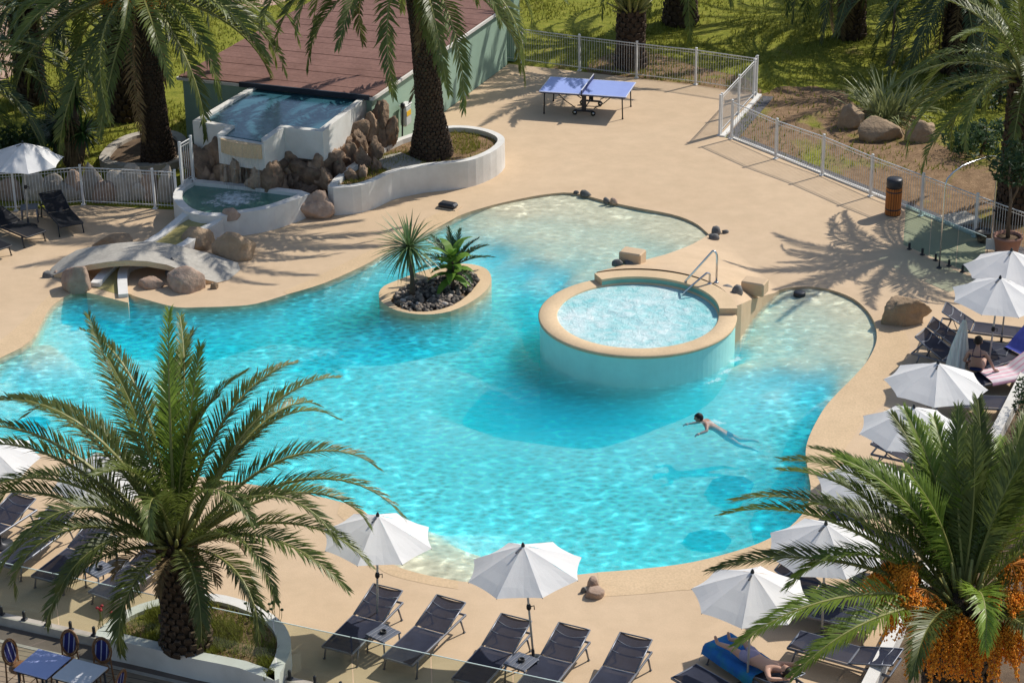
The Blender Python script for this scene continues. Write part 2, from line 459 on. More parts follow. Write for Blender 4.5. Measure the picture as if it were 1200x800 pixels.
def lawn_mat(name, dirt_bias):
    m, nt, out = newmat(name)
    b = N(nt, 'BsdfPrincipled'); b.inputs['Roughness'].default_value = .95; b.inputs['Specular IOR Level'].default_value = .1
    pos = N(nt, 'NewGeometry').outputs['Position']
    n1 = noise_node(nt, pos, .32, 8, .65, .5); n2 = noise_node(nt, pos, 3.5, 6, .7); n3 = noise_node(nt, pos, 26, 4, .6)
    g = ramp(nt, n2.outputs[0], [(.3, (.13, .155, .02)), (.55, (.24, .245, .034)), (.75, (.33, .29, .075))]).outputs[0]
    d = ramp(nt, n2.outputs[0], [(.3, (.16, .10, .055)), (.7, (.33, .215, .125))]).outputs[0]
    f = ramp(nt, n1.outputs[0], [(dirt_bias - .04, (0, 0, 0)), (dirt_bias + .06, (1, 1, 1))]).outputs[0]
    c = mixc(nt, f, g, d)
    c = mixc(nt, 1.0, c, ramp(nt, n3.outputs[0], [(.3, (.62, .62, .62)), (.7, (1.25, 1.25, 1.25))]).outputs[0], 'MULTIPLY')
    nt.links.new(c, b.inputs['Base Color'])
    bp = N(nt, 'Bump'); bp.inputs['Strength'].default_value = .7; bp.inputs['Distance'].default_value = .04
    nt.links.new(n3.outputs[0], bp.inputs['Height']); nt.links.new(bp.outputs[0], b.inputs['Normal'])
    nt.links.new(b.outputs[0], out.inputs[0])
    return m
MT['lawn'] = lawn_mat('lawn_grass', .64)
MT['dirt'] = lawn_mat('dry_bed', .40)

def sling_mat():
    m, nt, out = newmat('navy_mesh_sling')
    b = N(nt, 'BsdfPrincipled'); b.inputs['Roughness'].default_value = .75; b.inputs['Specular IOR Level'].default_value = .2
    tc = N(nt, 'TexCoord'); n1 = noise_node(nt, tc.outputs['Object'], 3, 5)
    c = ramp(nt, n1.outputs[0], [(.3, (.016, .019, .036)), (.7, (.028, .033, .058))]).outputs[0]
    nt.links.new(c, b.inputs['Base Color'])
    t = N(nt, 'BsdfTransparent'); mx = N(nt, 'MixShader'); mx.inputs[0].default_value = .965
    nt.links.new(t.outputs[0], mx.inputs[1]); nt.links.new(b.outputs[0], mx.inputs[2]); nt.links.new(mx.outputs[0], out.inputs[0])
    return m
MT['sling'] = sling_mat()

MT['blacksling'] = pmat('black_sling', (.016, .017, .022), (.010, .011, .014), 4, .7, spec=.25)
def glass_mat(name, tint, refl=1.0):
    m, nt, out = newmat(name)
    t = N(nt, 'BsdfTransparent'); t.inputs[0].default_value = c4(tint)
    g = N(nt, 'BsdfGlossy'); g.inputs['Roughness'].default_value = .02
    mx = N(nt, 'MixShader'); nt.links.new(schlick(nt, .03), mx.inputs[0]); nt.links.new(t.outputs[0], mx.inputs[1]); nt.links.new(g.outputs[0], mx.inputs[2])
    nt.links.new(mx.outputs[0], out.inputs[0])
    return m
MT['glassedge'] = pmat('glass_edge', (.62, .72, .68), (.55, .66, .62), 5, .25, spec=.5)
MT['glass'] = glass_mat('balustrade_glass', (.86, .90, .86))
MT['glassblue'] = glass_mat('sea_green_glass', (.70, .84, .84))

# pool water: clear absorbing body under a rippled surface; bright and dim caustic cells are painted into its tint
def water_mat(name, absorb, density, lo, hi, cell, wave, milk=.0):
    m, nt, out = newmat(name)
    pos = N(nt, 'NewGeometry').outputs['Position']
    mp = N(nt, 'Mapping'); mp.inputs['Scale'].default_value = (1, 1.5, 1); mp.inputs['Rotation'].default_value = (0, 0, R(-8)); nt.links.new(pos, mp.inputs[0])
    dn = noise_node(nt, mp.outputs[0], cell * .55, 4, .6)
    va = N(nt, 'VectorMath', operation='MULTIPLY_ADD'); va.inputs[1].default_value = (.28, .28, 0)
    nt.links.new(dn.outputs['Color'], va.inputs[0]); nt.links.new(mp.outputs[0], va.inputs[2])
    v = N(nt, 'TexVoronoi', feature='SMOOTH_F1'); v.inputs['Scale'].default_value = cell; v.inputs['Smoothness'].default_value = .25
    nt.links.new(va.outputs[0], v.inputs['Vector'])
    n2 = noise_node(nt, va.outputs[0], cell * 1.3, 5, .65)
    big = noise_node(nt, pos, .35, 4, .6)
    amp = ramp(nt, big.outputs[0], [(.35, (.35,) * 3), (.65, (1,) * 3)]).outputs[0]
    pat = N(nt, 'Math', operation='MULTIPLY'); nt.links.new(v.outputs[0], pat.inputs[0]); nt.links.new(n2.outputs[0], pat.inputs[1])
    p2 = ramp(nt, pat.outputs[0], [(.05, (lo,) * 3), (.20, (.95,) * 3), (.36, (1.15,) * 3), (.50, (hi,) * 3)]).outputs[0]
    ds = N(nt, 'VectorMath', operation='DISTANCE'); ds.inputs[1].default_value = (1.3, 43.2, -.05); nt.links.new(pos, ds.inputs[0])  # painted ripple light fades out where the spa shadow falls
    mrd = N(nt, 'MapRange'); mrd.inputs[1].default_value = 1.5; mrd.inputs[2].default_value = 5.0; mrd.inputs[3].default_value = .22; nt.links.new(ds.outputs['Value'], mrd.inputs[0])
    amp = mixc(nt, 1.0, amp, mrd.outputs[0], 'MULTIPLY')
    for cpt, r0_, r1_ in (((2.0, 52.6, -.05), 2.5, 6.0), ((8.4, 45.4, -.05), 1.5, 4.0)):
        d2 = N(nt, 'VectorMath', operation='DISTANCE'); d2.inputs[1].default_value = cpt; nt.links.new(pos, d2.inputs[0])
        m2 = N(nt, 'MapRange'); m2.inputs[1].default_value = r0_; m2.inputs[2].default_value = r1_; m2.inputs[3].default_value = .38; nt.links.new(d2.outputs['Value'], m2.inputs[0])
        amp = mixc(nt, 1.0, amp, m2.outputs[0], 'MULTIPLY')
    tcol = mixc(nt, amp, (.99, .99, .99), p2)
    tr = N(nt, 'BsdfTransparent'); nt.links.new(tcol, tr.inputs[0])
    gl = N(nt, 'BsdfGlossy'); gl.inputs['Roughness'].default_value = .09
    bh = noise_node(nt, mp.outputs[0], cell * .9, 4, .6, .6)
    bp = N(nt, 'Bump'); bp.inputs['Strength'].default_value = wave; bp.inputs['Distance'].default_value = .06
    nt.links.new(bh.outputs[0], bp.inputs['Height']); nt.links.new(bp.outputs[0], gl.inputs['Normal'])
    fr = schlick(nt, .012, bp.outputs[0], .55)
    sh = tr.outputs[0]
    if milk:
        df = N(nt, 'BsdfDiffuse'); df.inputs[0].default_value = (.8, .9, .9, 1)
        mm = N(nt, 'MixShader')
        k = N(nt, 'Math', operation='MULTIPLY'); k.inputs[1].default_value = milk; nt.links.new(p2, k.inputs[0]); nt.links.new(k.outputs[0], mm.inputs[0])
        nt.links.new(sh, mm.inputs[1]); nt.links.new(df.outputs[0], mm.inputs[2]); sh = mm.outputs[0]
    mx = N(nt, 'MixShader'); nt.links.new(fr, mx.inputs[0]); nt.links.new(sh, mx.inputs[1]); nt.links.new(gl.outputs[0], mx.inputs[2])
    nt.links.new(mx.outputs[0], out.inputs['Surface'])
    ab = N(nt, 'VolumeAbsorption'); ab.inputs['Color'].default_value = c4(absorb); ab.inputs['Density'].default_value = density
    sc = N(nt, 'VolumeScatter'); sc.inputs['Color'].default_value = (.02, .64, 1, 1); sc.inputs['Density'].default_value = SCAT; sc.inputs['Anisotropy'].default_value = .2
    ad = N(nt, 'AddShader'); nt.links.new(ab.outputs[0], ad.inputs[0]); nt.links.new(sc.outputs[0], ad.inputs[1])
    nt.links.new(ad.outputs[0], out.inputs['Volume'])
    return m
SCAT = 1.0
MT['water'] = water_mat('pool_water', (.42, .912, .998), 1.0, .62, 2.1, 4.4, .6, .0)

def floor_mat():
    """pool shell: sand-coloured finish on the beaches, pale paint in the deep part"""
    m, nt, out = newmat('pool_shell')
    b = N(nt, 'BsdfPrincipled'); b.inputs['Roughness'].default_value = .8; b.inputs['Specular IOR Level'].default_value = .1
    pos = N(nt, 'NewGeometry').outputs['Position']; sp = N(nt, 'SeparateXYZ'); nt.links.new(pos, sp.inputs[0])
    mr = N(nt, 'MapRange'); mr.inputs[1].default_value = -.75; mr.inputs[2].default_value = -.30; nt.links.new(sp.outputs[2], mr.inputs[0])
    n1 = noise_node(nt, pos, 5, 6, .65)
    sand = ramp(nt, n1.outputs[0], [(.3, (.46, .43, .30)), (.7, (.58, .55, .40))]).outputs[0]
    deep = ramp(nt, n1.outputs[0], [(.3, (.70, .80, .90)), (.7, (.76, .86, .95))]).outputs[0]
    c = mixc(nt, mr.outputs[0], deep, sand)
    nt.links.new(c, b.inputs['Base Color']); nt.links.new(b.outputs[0], out.inputs[0])
    return m
MT['poolfloor'] = floor_mat()

def foam_mat(name, ca, cb, scale, rough=.25, st=.9):
    m, nt, out = newmat(name)
    b = N(nt, 'BsdfPrincipled'); b.inputs['Roughness'].default_value = rough; b.inputs['Specular IOR Level'].default_value = .5
    pos = N(nt, 'NewGeometry').outputs['Position']
    n1 = noise_node(nt, pos, scale, 9, .72, .8); n0 = noise_node(nt, pos, scale * .22, 4, .6)
    ad = N(nt, 'Math', operation='MULTIPLY_ADD'); ad.inputs[1].default_value = .6; nt.links.new(n0.outputs[0], ad.inputs[0])
    k = N(nt, 'Math', operation='MULTIPLY'); k.inputs[1].default_value = .6; nt.links.new(n1.outputs[0], k.inputs[0]); nt.links.new(k.outputs[0], ad.inputs[2])
    c = ramp(nt, ad.outputs[0], [(.44, ca), (.60, tuple((x + y) / 2 for x, y in zip(ca, cb))), (.74, cb)]).outputs[0]
    nt.links.new(c, b.inputs['Base Color'])
    bp = N(nt, 'Bump'); bp.inputs['Strength'].default_value = st; bp.inputs['Distance'].default_value = .08
    nt.links.new(n1.outputs[0], bp.inputs['Height']); nt.links.new(bp.outputs[0], b.inputs['Normal'])
    nt.links.new(b.outputs[0], out.inputs[0])
    return m
MT['spawater'] = foam_mat('bubbling_spa_water', (.22, .62, .64), (.72, .84, .84), 4.5)
MT['fountwater'] = foam_mat('fountain_water', (.022, .085, .12), (.05, .14, .175), 1.6, .05, .12)
MT['basinwater'] = foam_mat('green_basin_water', (.06, .17, .13), (.10, .23, .18), 2.4, .08, .35)
def froth_mat():
    m, nt, out = newmat('white_froth')
    b = N(nt, 'BsdfDiffuse'); b.inputs[0].default_value = (.82, .88, .9, 1); t = N(nt, 'BsdfTransparent')
    tc = N(nt, 'TexCoord'); n1 = noise_node(nt, N(nt, 'NewGeometry').outputs['Position'], 5, 8, .72)
    sp = N(nt, 'VectorMath', operation='LENGTH'); nt.links.new(tc.outputs['Object'], sp.inputs[0])
    a = N(nt, 'Math', operation='SUBTRACT'); nt.links.new(n1.outputs[0], a.inputs[0]); k = N(nt, 'Math', operation='MULTIPLY'); k.inputs[1].default_value = .34
    nt.links.new(sp.outputs['Value'], k.inputs[0]); nt.links.new(k.outputs[0], a.inputs[1])
    r_ = ramp(nt, a.outputs[0], [(.24, (0, 0, 0)), (.50, (.75, .75, .75))])
    mx = N(nt, 'MixShader'); nt.links.new(r_.outputs[0], mx.inputs[0]); nt.links.new(t.outputs[0], mx.inputs[1]); nt.links.new(b.outputs[0], mx.inputs[2]); nt.links.new(mx.outputs[0], out.inputs[0])
    return m
MT['foam'] = froth_mat()
def wake_mat():
    m = MT['foam'].copy(); m.name = 'thin_wake_foam'; r_ = [n for n in m.node_tree.nodes if n.type == 'VALTORGB'][0]
    r_.color_ramp.elements[0].position = .30; r_.color_ramp.elements[1].position = .44; r_.color_ramp.elements[1].color = (.34, .34, .34, 1)
    return m
MT['wake'] = wake_mat()
# ------------------------------------------------------------------ ground, deck, pool
WZ = -.05
POOL_PX = [(-170, 470), (-60, 452), (0, 420), (35, 400), (56, 365), (70, 352), (84, 344), (102, 341), (126, 343), (150, 344), (158, 347), (175, 352),
 (207, 360), (237, 360), (270, 359), (300, 356), (337, 345), (380, 332), (425, 312), (450, 298), (475, 285), (507, 270), (540, 252),
 (575, 241), (600, 235), (637, 228), (672, 226), (712, 236), (750, 244), (787, 251), (812, 260), (828, 272), (850, 295), (880, 325), (905, 340), (925, 337), (950, 336),
 (975, 340), (1000, 350), (1017, 365), (1026, 382), (1027, 400), (1017, 422), (1000, 442), (982, 460), (967, 477), (955, 497), (947, 515),
 (944, 530), (946, 547), (950, 570), (945, 595), (925, 618), (900, 632), (875, 642), (837, 653), (800, 661), (750, 667), (700, 671), (640, 678),
 (590, 684), (537, 681), (495, 673), (462, 662), (452, 645), (444, 620), (428, 600), (399, 588), (340, 575), (290, 567), (230, 558), (150, 548), (70, 536), (0, 522),
 (-60, 515), (-170, 505)]
POOL = pxs(POOL_PX, WZ, 3)
def line_ext(a, b, t): return (a[0] + (b[0] - a[0]) * t, a[1] + (b[1] - a[1]) * t)
FR0, FR1 = at(857, 161), at(1142, 275)              # right fence line
DECK = [(-24, 22), (18, 22), (18, 40), line_ext(FR0, FR1, 1.9), FR1, FR0, at(842, 158), at(886, 109), at(815, 98), at(746, 90), at(679, 82), at(596, 73),
        at(420, 205), at(228, 240), at(209, 244), at(182, 243), at(98, 238), at(19, 245), at(-110, 252), (-24, 44)]
DECK = [Vector((p[0], p[1])) for p in DECK]
mb = MB(); mb.sheet(DECK, 0, [POOL]); mb.skirt(DECK, -.12, 0)
mb.skirt(POOL, -.16, 0, 0)
deck = tag(mb.build('pool_deck', MT['deck']), kind='structure')
big = [(-350, -60), (350, -60), (350, 600), (-350, 600)]
mb = MB(); mb.sheet(big, -.03, [offset(DECK, .35)])
lawn = tag(mb.build('lawn', MT['lawn']), kind='structure')

DEPTH = [(600,245,.08),(650,238,.1),(700,250,.12),(780,262,.12),(820,272,.1),(640,275,.2),(640,298,.24),(700,285,.22),(720,305,.3),(600,280,.25),(570,262,.2),(545,275,.32),
 (590,300,.30),(620,318,.36),(655,330,.36),(675,320,.34),(640,352,.95),(605,345,.95),(585,325,.7),(575,318,.75),(530,290,.5),(500,290,.45),(470,300,.5),(440,318,.75),(420,332,1.2),
 (400,370,1.75),(330,368,1.8),(250,375,1.8),(170,370,1.7),(110,352,.9),(430,392,1.7),(480,385,1.6),(520,392,1.5),(380,390,1.5),(590,375,1.0),(560,395,1.05),
 (622,400,1.6),(640,430,2.1),(600,460,2.1),(650,490,2.1),(710,495,2.1),(770,480,2.0),(810,462,1.7),(835,450,1.2),(560,450,1.5),(570,490,1.4),(540,430,.95),(520,410,1.0),
 (480,425,.95),(500,440,.9),(420,430,1.05),(400,450,1.1),(320,420,1.15),(300,450,1.1),(240,410,1.2),(150,410,1.15),(100,430,1.0),(60,470,1.1),(20,470,1.0),(80,390,.6),(60,405,.4),(40,425,.4),(0,450,.5),(-60,480,.6),(-160,490,.6),
 (450,520,1.05),(500,500,.95),(600,560,1.15),(640,530,1.0),(700,535,1.05),(760,520,.95),(830,515,.9),(870,480,.8),(800,500,.95),(700,600,1.25),(600,610,1.2),(500,570,1.1),(520,610,1.15),(400,500,1.05),(400,560,1.1),(320,540,1.1),(200,500,1.1),(100,500,1.1),(20,505,1.0),(200,540,1.0),
 (850,560,1.1),(850,610,1.3),(900,520,1.0),(930,500,1.2),(930,530,1.7),(935,565,1.8),(920,600,1.7),(890,615,1.5),(750,640,1.3),(650,655,1.2),(600,660,1.0),(570,645,.8),
 (950,343,.1),(1000,362,.12),(1015,395,.15),(1000,420,.2),(975,400,.25),(930,365,.25),(900,370,.35),(880,400,.4),(930,425,.32),(985,446,.22),(872,425,.36),(905,446,.38),(945,458,.38),(968,464,.4),(890,468,.85),(925,480,.9),(950,486,.95),
 (540,668,.14),(500,658,.12),(470,655,.08),(520,645,.3),(490,635,.35),(555,660,.25),(575,670,.3)]
DP = []
for a, b_, d in DEPTH:
    d = d * .6 if d < .45 else d * 1.12 if d > 1.35 else d
    q = at(a, b_, -d); DP.append((q.x, q.y, d))
def depth(x, y):
    n_ = 0; s_ = 0
    for px_, py_, d in DP:
        r2 = (px_ - x) ** 2 + (py_ - y) ** 2 + .02
        wgt = 1 / (r2 * r2); n_ += wgt * d; s_ += wgt
    return n_ / s_
xs = [p.x for p in POOL]; ys = [p.y for p in POOL]
x0, x1, y0, y1 = min(xs) - .6, max(xs) + .6, min(ys) - .6, max(ys) + .6
st = .22; nx = int((x1 - x0) / st) + 1; ny = int((y1 - y0) / st) + 1
zz = {}
for j in range(ny + 1):
    for i in range(nx + 1):
        zz[i, j] = depth(x0 + i * st, y0 + j * st)
mb = MB()
idx = {}
OUT2 = offset(POOL, -.55)
vs = []; fs = []
for j in range(ny + 1):
    for i in range(nx + 1):
        a = [zz.get((i + di, j + dj)) for di in (-1, 0, 1) for dj in (-1, 0, 1)]
        a = [k for k in a if k is not None]
        idx[i, j] = len(vs); vs.append((x0 + i * st, y0 + j * st, -sum(a) / len(a)))
inn = {k: inside((x0 + k[0] * st, y0 + k[1] * st), OUT2) for k in idx}
for j in range(ny):
    for i in range(nx):
        if inn[i, j] or inn[i + 1, j] or inn[i, j + 1] or inn[i + 1, j + 1]:
            fs.append((idx[i, j], idx[i + 1, j], idx[i + 1, j + 1], idx[i, j + 1]))
mb.add(vs, fs, 0, True)
mb.skirt(offset(POOL, -.01), -2.6, -.10)
tag(mb.build('pool_floor', MT['poolfloor']), kind='structure')

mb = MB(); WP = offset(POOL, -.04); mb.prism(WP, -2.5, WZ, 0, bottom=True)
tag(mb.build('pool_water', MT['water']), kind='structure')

def band(name, lst, z=.004, mat='sand', sub=3):
    mb = MB(); mb.sheet(smooth_loop([at(a, b_, 0) for a, b_ in lst], sub), z)
    return tag(mb.build(name, MT[mat]), kind='structure')
def clip_band(name, inner, outer, z=.004, mat='sand'):
    a = smooth_loop([at(p, q, WZ) for p, q in inner], 4, False); b_ = smooth_loop([at(p, q, 0) for p, q in outer], 4, False)
    poly = a + b_[::-1]
    vsf, fsf = fill(poly); mb = MB(); mb.add([(p[0], p[1], z) for p in vsf], fsf)
    return tag(mb.build(name, MT[mat]), kind='structure')
def seg(i0, i1): return POOL_PX[i0:i1 + 1]
ip = {p: k for k, p in enumerate(POOL_PX)}
clip_band('beach', seg(ip[(1026, 382)], ip[(950, 570)]), [(1060, 386), (1066, 405), (1052, 440), (1040, 466), (1012, 492), (1000, 510), (988, 530), (988, 560), (980, 575)])
clip_band('beach', seg(ip[(925, 618)], ip[(700, 671)]), [(935, 640), (900, 662), (835, 685), (790, 690), (750, 694), (704, 697)])
clip_band('beach', seg(ip[(0, 420)], ip[(84, 344)]), [(-30, 412), (0, 397), (30, 372), (50, 352), (62, 341), (80, 336)])
clip_band('beach', seg(ip[(337, 345)], ip[(540, 252)]), [(332, 340), (382, 317), (420, 298), (450, 284), (485, 263), (512, 248), (533, 240)])
clip_band('beach', seg(ip[(537, 681)], ip[(399, 588)]), [(537, 688), (495, 681), (450, 668), (430, 645), (415, 620), (395, 600)])

# dry planting bed beyond the right fence, gravel strip and kerb along the fence
bed = [at(*p) for p in [(859, 159), (872, 138), (884, 116), (893, 106), (915, 99), (950, 97), (985, 104), (1010, 120), (1040, 128), (1075, 135), (1100, 150), (1130, 172), (1170, 180), (1230, 190), (1290, 240), (1290, 330)]]
bed = smooth_loop(bed, 4)
bed = [p + Vector((noise.noise((p.x * 1.3, p.y * 1.3, 1)), noise.noise((p.x * 1.3, p.y * 1.3, 9)))) * .35 for p in bed]
mb = MB(); mb.sheet(bed, -.026); tag(mb.build('dry_bed', MT['dirt']), kind='structure')
d2 = [at(*p) for p in [(690, 84), (750, 91), (815, 99), (880, 110), (893, 104), (870, 88), (820, 76), (770, 60), (740, 55), (700, 66)]]
mb = MB(); mb.sheet(smooth_loop(d2, 3), -.0255); tag(mb.build('dry_bed', MT['dirt']), kind='structure')
def strip(a, b_, w_, off, z0, z1, name, mat):
    a = Vector((a[0], a[1])); b_ = Vector((b_[0], b_[1])); t = (b_ - a).normalized(); n_ = Vector((-t.y, t.x))
    mb = MB(); mb.prism([a + n_ * off, b_ + n_ * off, b_ + n_ * (off + w_), a + n_ * (off + w_)], z0, z1)
    return tag(mb.build(name, MT[mat]), kind='structure')
FE = line_ext(FR0, FR1, 1.6)
strip(FR0, FE, .12, .03, -.05, .045, 'kerb', 'white')
strip(FR0, FE, .30, .16, -.05, -.012, 'gravel_strip', 'gravel')
strip(at(886, 109), at(842, 158), .14, .05, -.05, .04, 'kerb', 'white')
strip(at(887, 109), at(843, 158), .35, .2, -.05, -.012, 'gravel_strip', 'gravel')
# paths of bare pinkish ground at the far left
mb = MB(); mb.sheet(smooth_loop([at(*p) for p in [(-60, 95), (10, 88), (45, 60), (62, 25), (90, -10), (40, -30), (-60, -10)]], 3), -.024)
tag(mb.build('path', pmat('pink_gravel', (.50, .34, .25), (.40, .26, .19), 3, .9, .3, 30, coord='World')), kind='structure')
mb = MB(); mb.sheet(smooth_loop([at(*p) for p in [(296, 6), (335, -2), (330, -30), (250, -30), (262, 0)]], 3), -.024)
tag(mb.build('path', bpy.data.materials['pink_gravel']), kind='structure')

# grass blades over the visible lawn
def grass():
    rg = random.Random(3); vs = []; fs = []
    inner = offset(DECK, -.15)
    n_ = 0
    while n_ < 60000:
        px_, py_ = rg.uniform(-40, 1240), rg.uniform(-14, 200)
        p = at(px_, py_, -.03)
        if inside(p, inner) or rg.random() > .4 + .8 * noise.noise((p.x * .5, p.y * .5, 3)): 
            n_ += .2; continue
        if inside(p, bed) and rg.random() < .8: continue
        h = rg.uniform(.05, .13); a = rg.uniform(0, 6.28); w_ = .022; l = rg.uniform(.02, .07); b_ = rg.uniform(0, 6.28)
        k = len(vs)
        vs += [(p.x + w_ * math.cos(a), p.y + w_ * math.sin(a), -.03), (p.x - w_ * math.cos(a), p.y - w_ * math.sin(a), -.03), (p.x + l * math.cos(b_), p.y + l * math.sin(b_), h)]
        fs.append((k, k + 1, k + 2)); n_ += 1
    mb = MB(); mb.add(vs, fs); return tag(mb.build('grass', MT['grassblade']), kind='stuff')
grass()
# ------------------------------------------------------------------ palms
def frond_mesh(L, e0, droop, nl, ll, lw, rg, hang=.25, twist=0.0, pw=1.35, mats=('frond', 'rachis'), vee=.55, bare=.10, name='frond'):
    """one feather leaf in the XZ plane: e0 start elevation, droop total bend (radians)"""
    K = 14; pts = [Vector((0, 0, 0))]; ang = []
    for i in range(K):
        a = e0 - droop * ((i + .5) / K) ** pw; ang.append(a)
        pts.append(pts[-1] + Vector((math.cos(a), 0, math.sin(a))) * (L / K))
    side_bend = [twist * (i / K) ** 2 * L for i in range(K + 1)]
    pts = [Vector((p.x, side_bend[i], p.z)) for i, p in enumerate(pts)]
    mb = MB()
    mb.tube(pts, [max(.007, .045 * (L / 4) * (1 - i / K) ** .8) for i in range(K + 1)], 4, 1)
    vs = []; fs = []
    for sd in (-1, 1):
        for j in range(nl):
            t = bare + (1 - bare) * (j + rg.uniform(0, .7)) / nl
            f = t * K; i = min(K - 1, int(f)); p = pts[i].lerp(pts[i + 1], f - i)
            T = (pts[i + 1] - pts[i]).normalized(); S = Vector((0, 1, 0)); S = (S - T * S.dot(T)).normalized(); U = T.cross(S) * -1
            if U.z < 0 and abs(T.z) < .95: U = -U
            a = R(66) - R(44) * t + rg.gauss(0, R(5))
            prof = min(1, .35 + 2.6 * (t - bare)) * (1 - .62 * max(0, (t - .55) / .45) ** 1.4)
            l = ll * prof * rg.uniform(.88, 1.1)
            v_ = vee * rg.uniform(.5, 1.3) * (1 - .3 * t)
            D = (T * math.cos(a) + (S * sd * math.cos(v_) + U * math.sin(v_)) * math.sin(a)).normalized()
            W = (T - D * T.dot(D)).normalized() * lw * .5 * (.7 + .3 * prof)
            mid = p + D * l * .5; D2 = (D + Vector((0, 0, -hang * rg.uniform(.5, 1.5)))).normalized(); tip = mid + D2 * l * .5
            k = len(vs)
            vs += [p - W * .6, p + W * .6, mid + W, mid - W, tip]
            fs += [(k, k + 1, k + 2, k + 3), (k + 3, k + 2, k + 4)]
    mb.add(vs, fs, 0, False)
    me = bpy.data.meshes.new(name); me.from_pydata(mb.v, [], mb.f)
    for m in mats: me.materials.append(MT[m])
    me.polygons.foreach_set('material_index', mb.m); me.update()
    return me

def trunk_mb(h, r0, r1, rows, per, rg, lean=(0, 0), flare=1.15, d=.06):
    mb = MB()
    def rad(t): return (r0 * flare + (r0 - r0 * flare) * min(1, t * 5)) if t < .2 else r0 + (r1 - r0) * (t - .2) / .8
    def cen(t): return Vector((lean[0] * t * t, lean[1] * t * t, h * t))
    n = 20
    vs = []; fs = []
    for i in range(13):
        t = i / 12; c = cen(t); r = rad(t) * .97
        vs += [(c.x + r * math.cos(2 * math.pi * j / n), c.y + r * math.sin(2 * math.pi * j / n), c.z) for j in range(n)]
    for i in range(12):
        for j in range(n): fs.append((i * n + j, i * n + (j + 1) % n, (i + 1) * n + (j + 1) % n, (i + 1) * n + j))
    mb.add(vs, fs, 0, True)
    ct = cen(1); mb.lathe([(r1 * .98, -.02), (r1 * .9, .06), (r1 * .6, .14), (.05, .18)], 16, ct, 0)
    for q_ in range(34):
        f_ = q_ / 34; a_ = q_ * 2.39996; e_ = R(88 - 70 * f_); rr_ = r1 * (.1 + .85 * f_ ** .6)
        d_ = Vector((math.cos(a_) * math.cos(e_), math.sin(a_) * math.cos(e_), math.sin(e_))); s0 = ct + Vector((math.cos(a_) * rr_, math.sin(a_) * rr_, .12 * (1 - f_)))
        mb.tube([s0, s0 + d_ * .25, s0 + d_ * rg.uniform(.4, .6)], [.05, .036, .022], 5, 2)
    hh = h / rows * 1.35
    for i in range(rows):
        t = (i + .1) / rows
        for j in range(per):
            a = 2 * math.pi * (j + .5 * (i % 2) + rg.uniform(-.08, .08)) / per; c = cen(t); r = rad(t)
            w_ = math.pi * r / per * .92; o = d * rg.uniform(.6, 1.5); hz = hh * rg.uniform(.8, 1.15)
            e = Vector((math.cos(a), math.sin(a), 0)); s_ = Vector((-math.sin(a), math.cos(a), 0)); z = Vector((0, 0, 1))
            b_ = c + e * r; k = len(mb.v)
            P = [b_ - s_ * w_ * .35, b_ + s_ * w_ * .35, b_ + s_ * w_ + e * o * .8 + z * hz * .6, b_ + s_ * w_ * .5 + e * o + z * hz, b_ - s_ * w_ * .5 + e * o + z * hz, b_ - s_ * w_ + e * o * .8 + z * hz * .6,
                 b_ + s_ * w_ * .6 + z * hz * .95, b_ - s_ * w_ * .6 + z * hz * .95]
            mb.add(P, [(0, 1, 2, 5), (5, 2, 3, 4)], 0)
            mb.add(P, [(4, 3, 6, 7), (2, 1, 6), (2, 6, 3), (0, 5, 7), (5, 4, 7)], 1)
    return mb

def date_cluster(parent, loc, size, rg, n=420, group=None):
    """hanging bunch of orange dates on thin strands"""
    mb = MB(); loc = Vector(loc)
    out = Vector((loc.x, loc.y, 0)).normalized() if loc.length > .01 else Vector((1, 0, 0))
    top = Vector((0, 0, 0))
    for s_ in range(34):
        a = rg.uniform(0, 6.28); e = rg.uniform(.1, .95)
        d = Vector((math.cos(a) * e, math.sin(a) * e, .25 - .6 * e)) + out * .5
        p = top.copy(); pts = [p.copy()]
        L = size * rg.uniform(.7, 1.15)
        for i in range(5):
            p = p + d.normalized() * L / 5; d.z -= .38; pts.append(p.copy())
        mb.tube(pts, .008, 3, 1, False)
        for k in range(n // 34):
            t = rg.uniform(1.2, 5); i = min(4, int(t)); q = pts[i].lerp(pts[i + 1], t - i) + Vector((rg.gauss(0, 1), rg.gauss(0, 1), rg.gauss(0, 1))) * .025
            r = rg.uniform(.014, .022); u = .6 if rg.random() < .5 else 1.5
            mb.add([q + Vector(v) for v in ((r, 0, 0), (-r, 0, 0), (0, r, 0), (0, -r, 0), (0, 0, r * u), (0, 0, -r * u))],
                   [(0, 2, 4), (2, 1, 4), (1, 3, 4), (3, 0, 4), (2, 0, 5), (1, 2, 5), (3, 1, 5), (0, 3, 5)], 0)
    o = mb.build('date_cluster', [MT['fruit'], MT['strand']], parent); o.location = loc
    return o

FROND_LIB = {}
def lib(kind, k):
    key = (kind, k)
    if key not in FROND_LIB:
        rg = random.Random(hash(key) % 1000 if False else (k * 37 + len(kind)))
        e0, droop = [(78, 42), (60, 62), (42, 78), (22, 85), (2, 78), (-22, 60), (-50, 34)][k % 7]
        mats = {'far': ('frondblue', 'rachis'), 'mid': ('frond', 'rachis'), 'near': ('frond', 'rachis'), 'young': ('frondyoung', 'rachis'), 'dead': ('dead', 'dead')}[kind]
        nl = {'far': 46, 'mid': 60, 'near': 84, 'young': 84, 'dead': 40}[kind]
        FROND_LIB[key] = frond_mesh(1.0 * 4.0, R(e0 + rg.uniform(-5, 5)), R(droop + rg.uniform(-8, 12)), nl, .50, .036 if kind in ('near', 'young') else .05, rg, .3, rg.uniform(-.05, .05), mats=mats)
    return FROND_LIB[key]

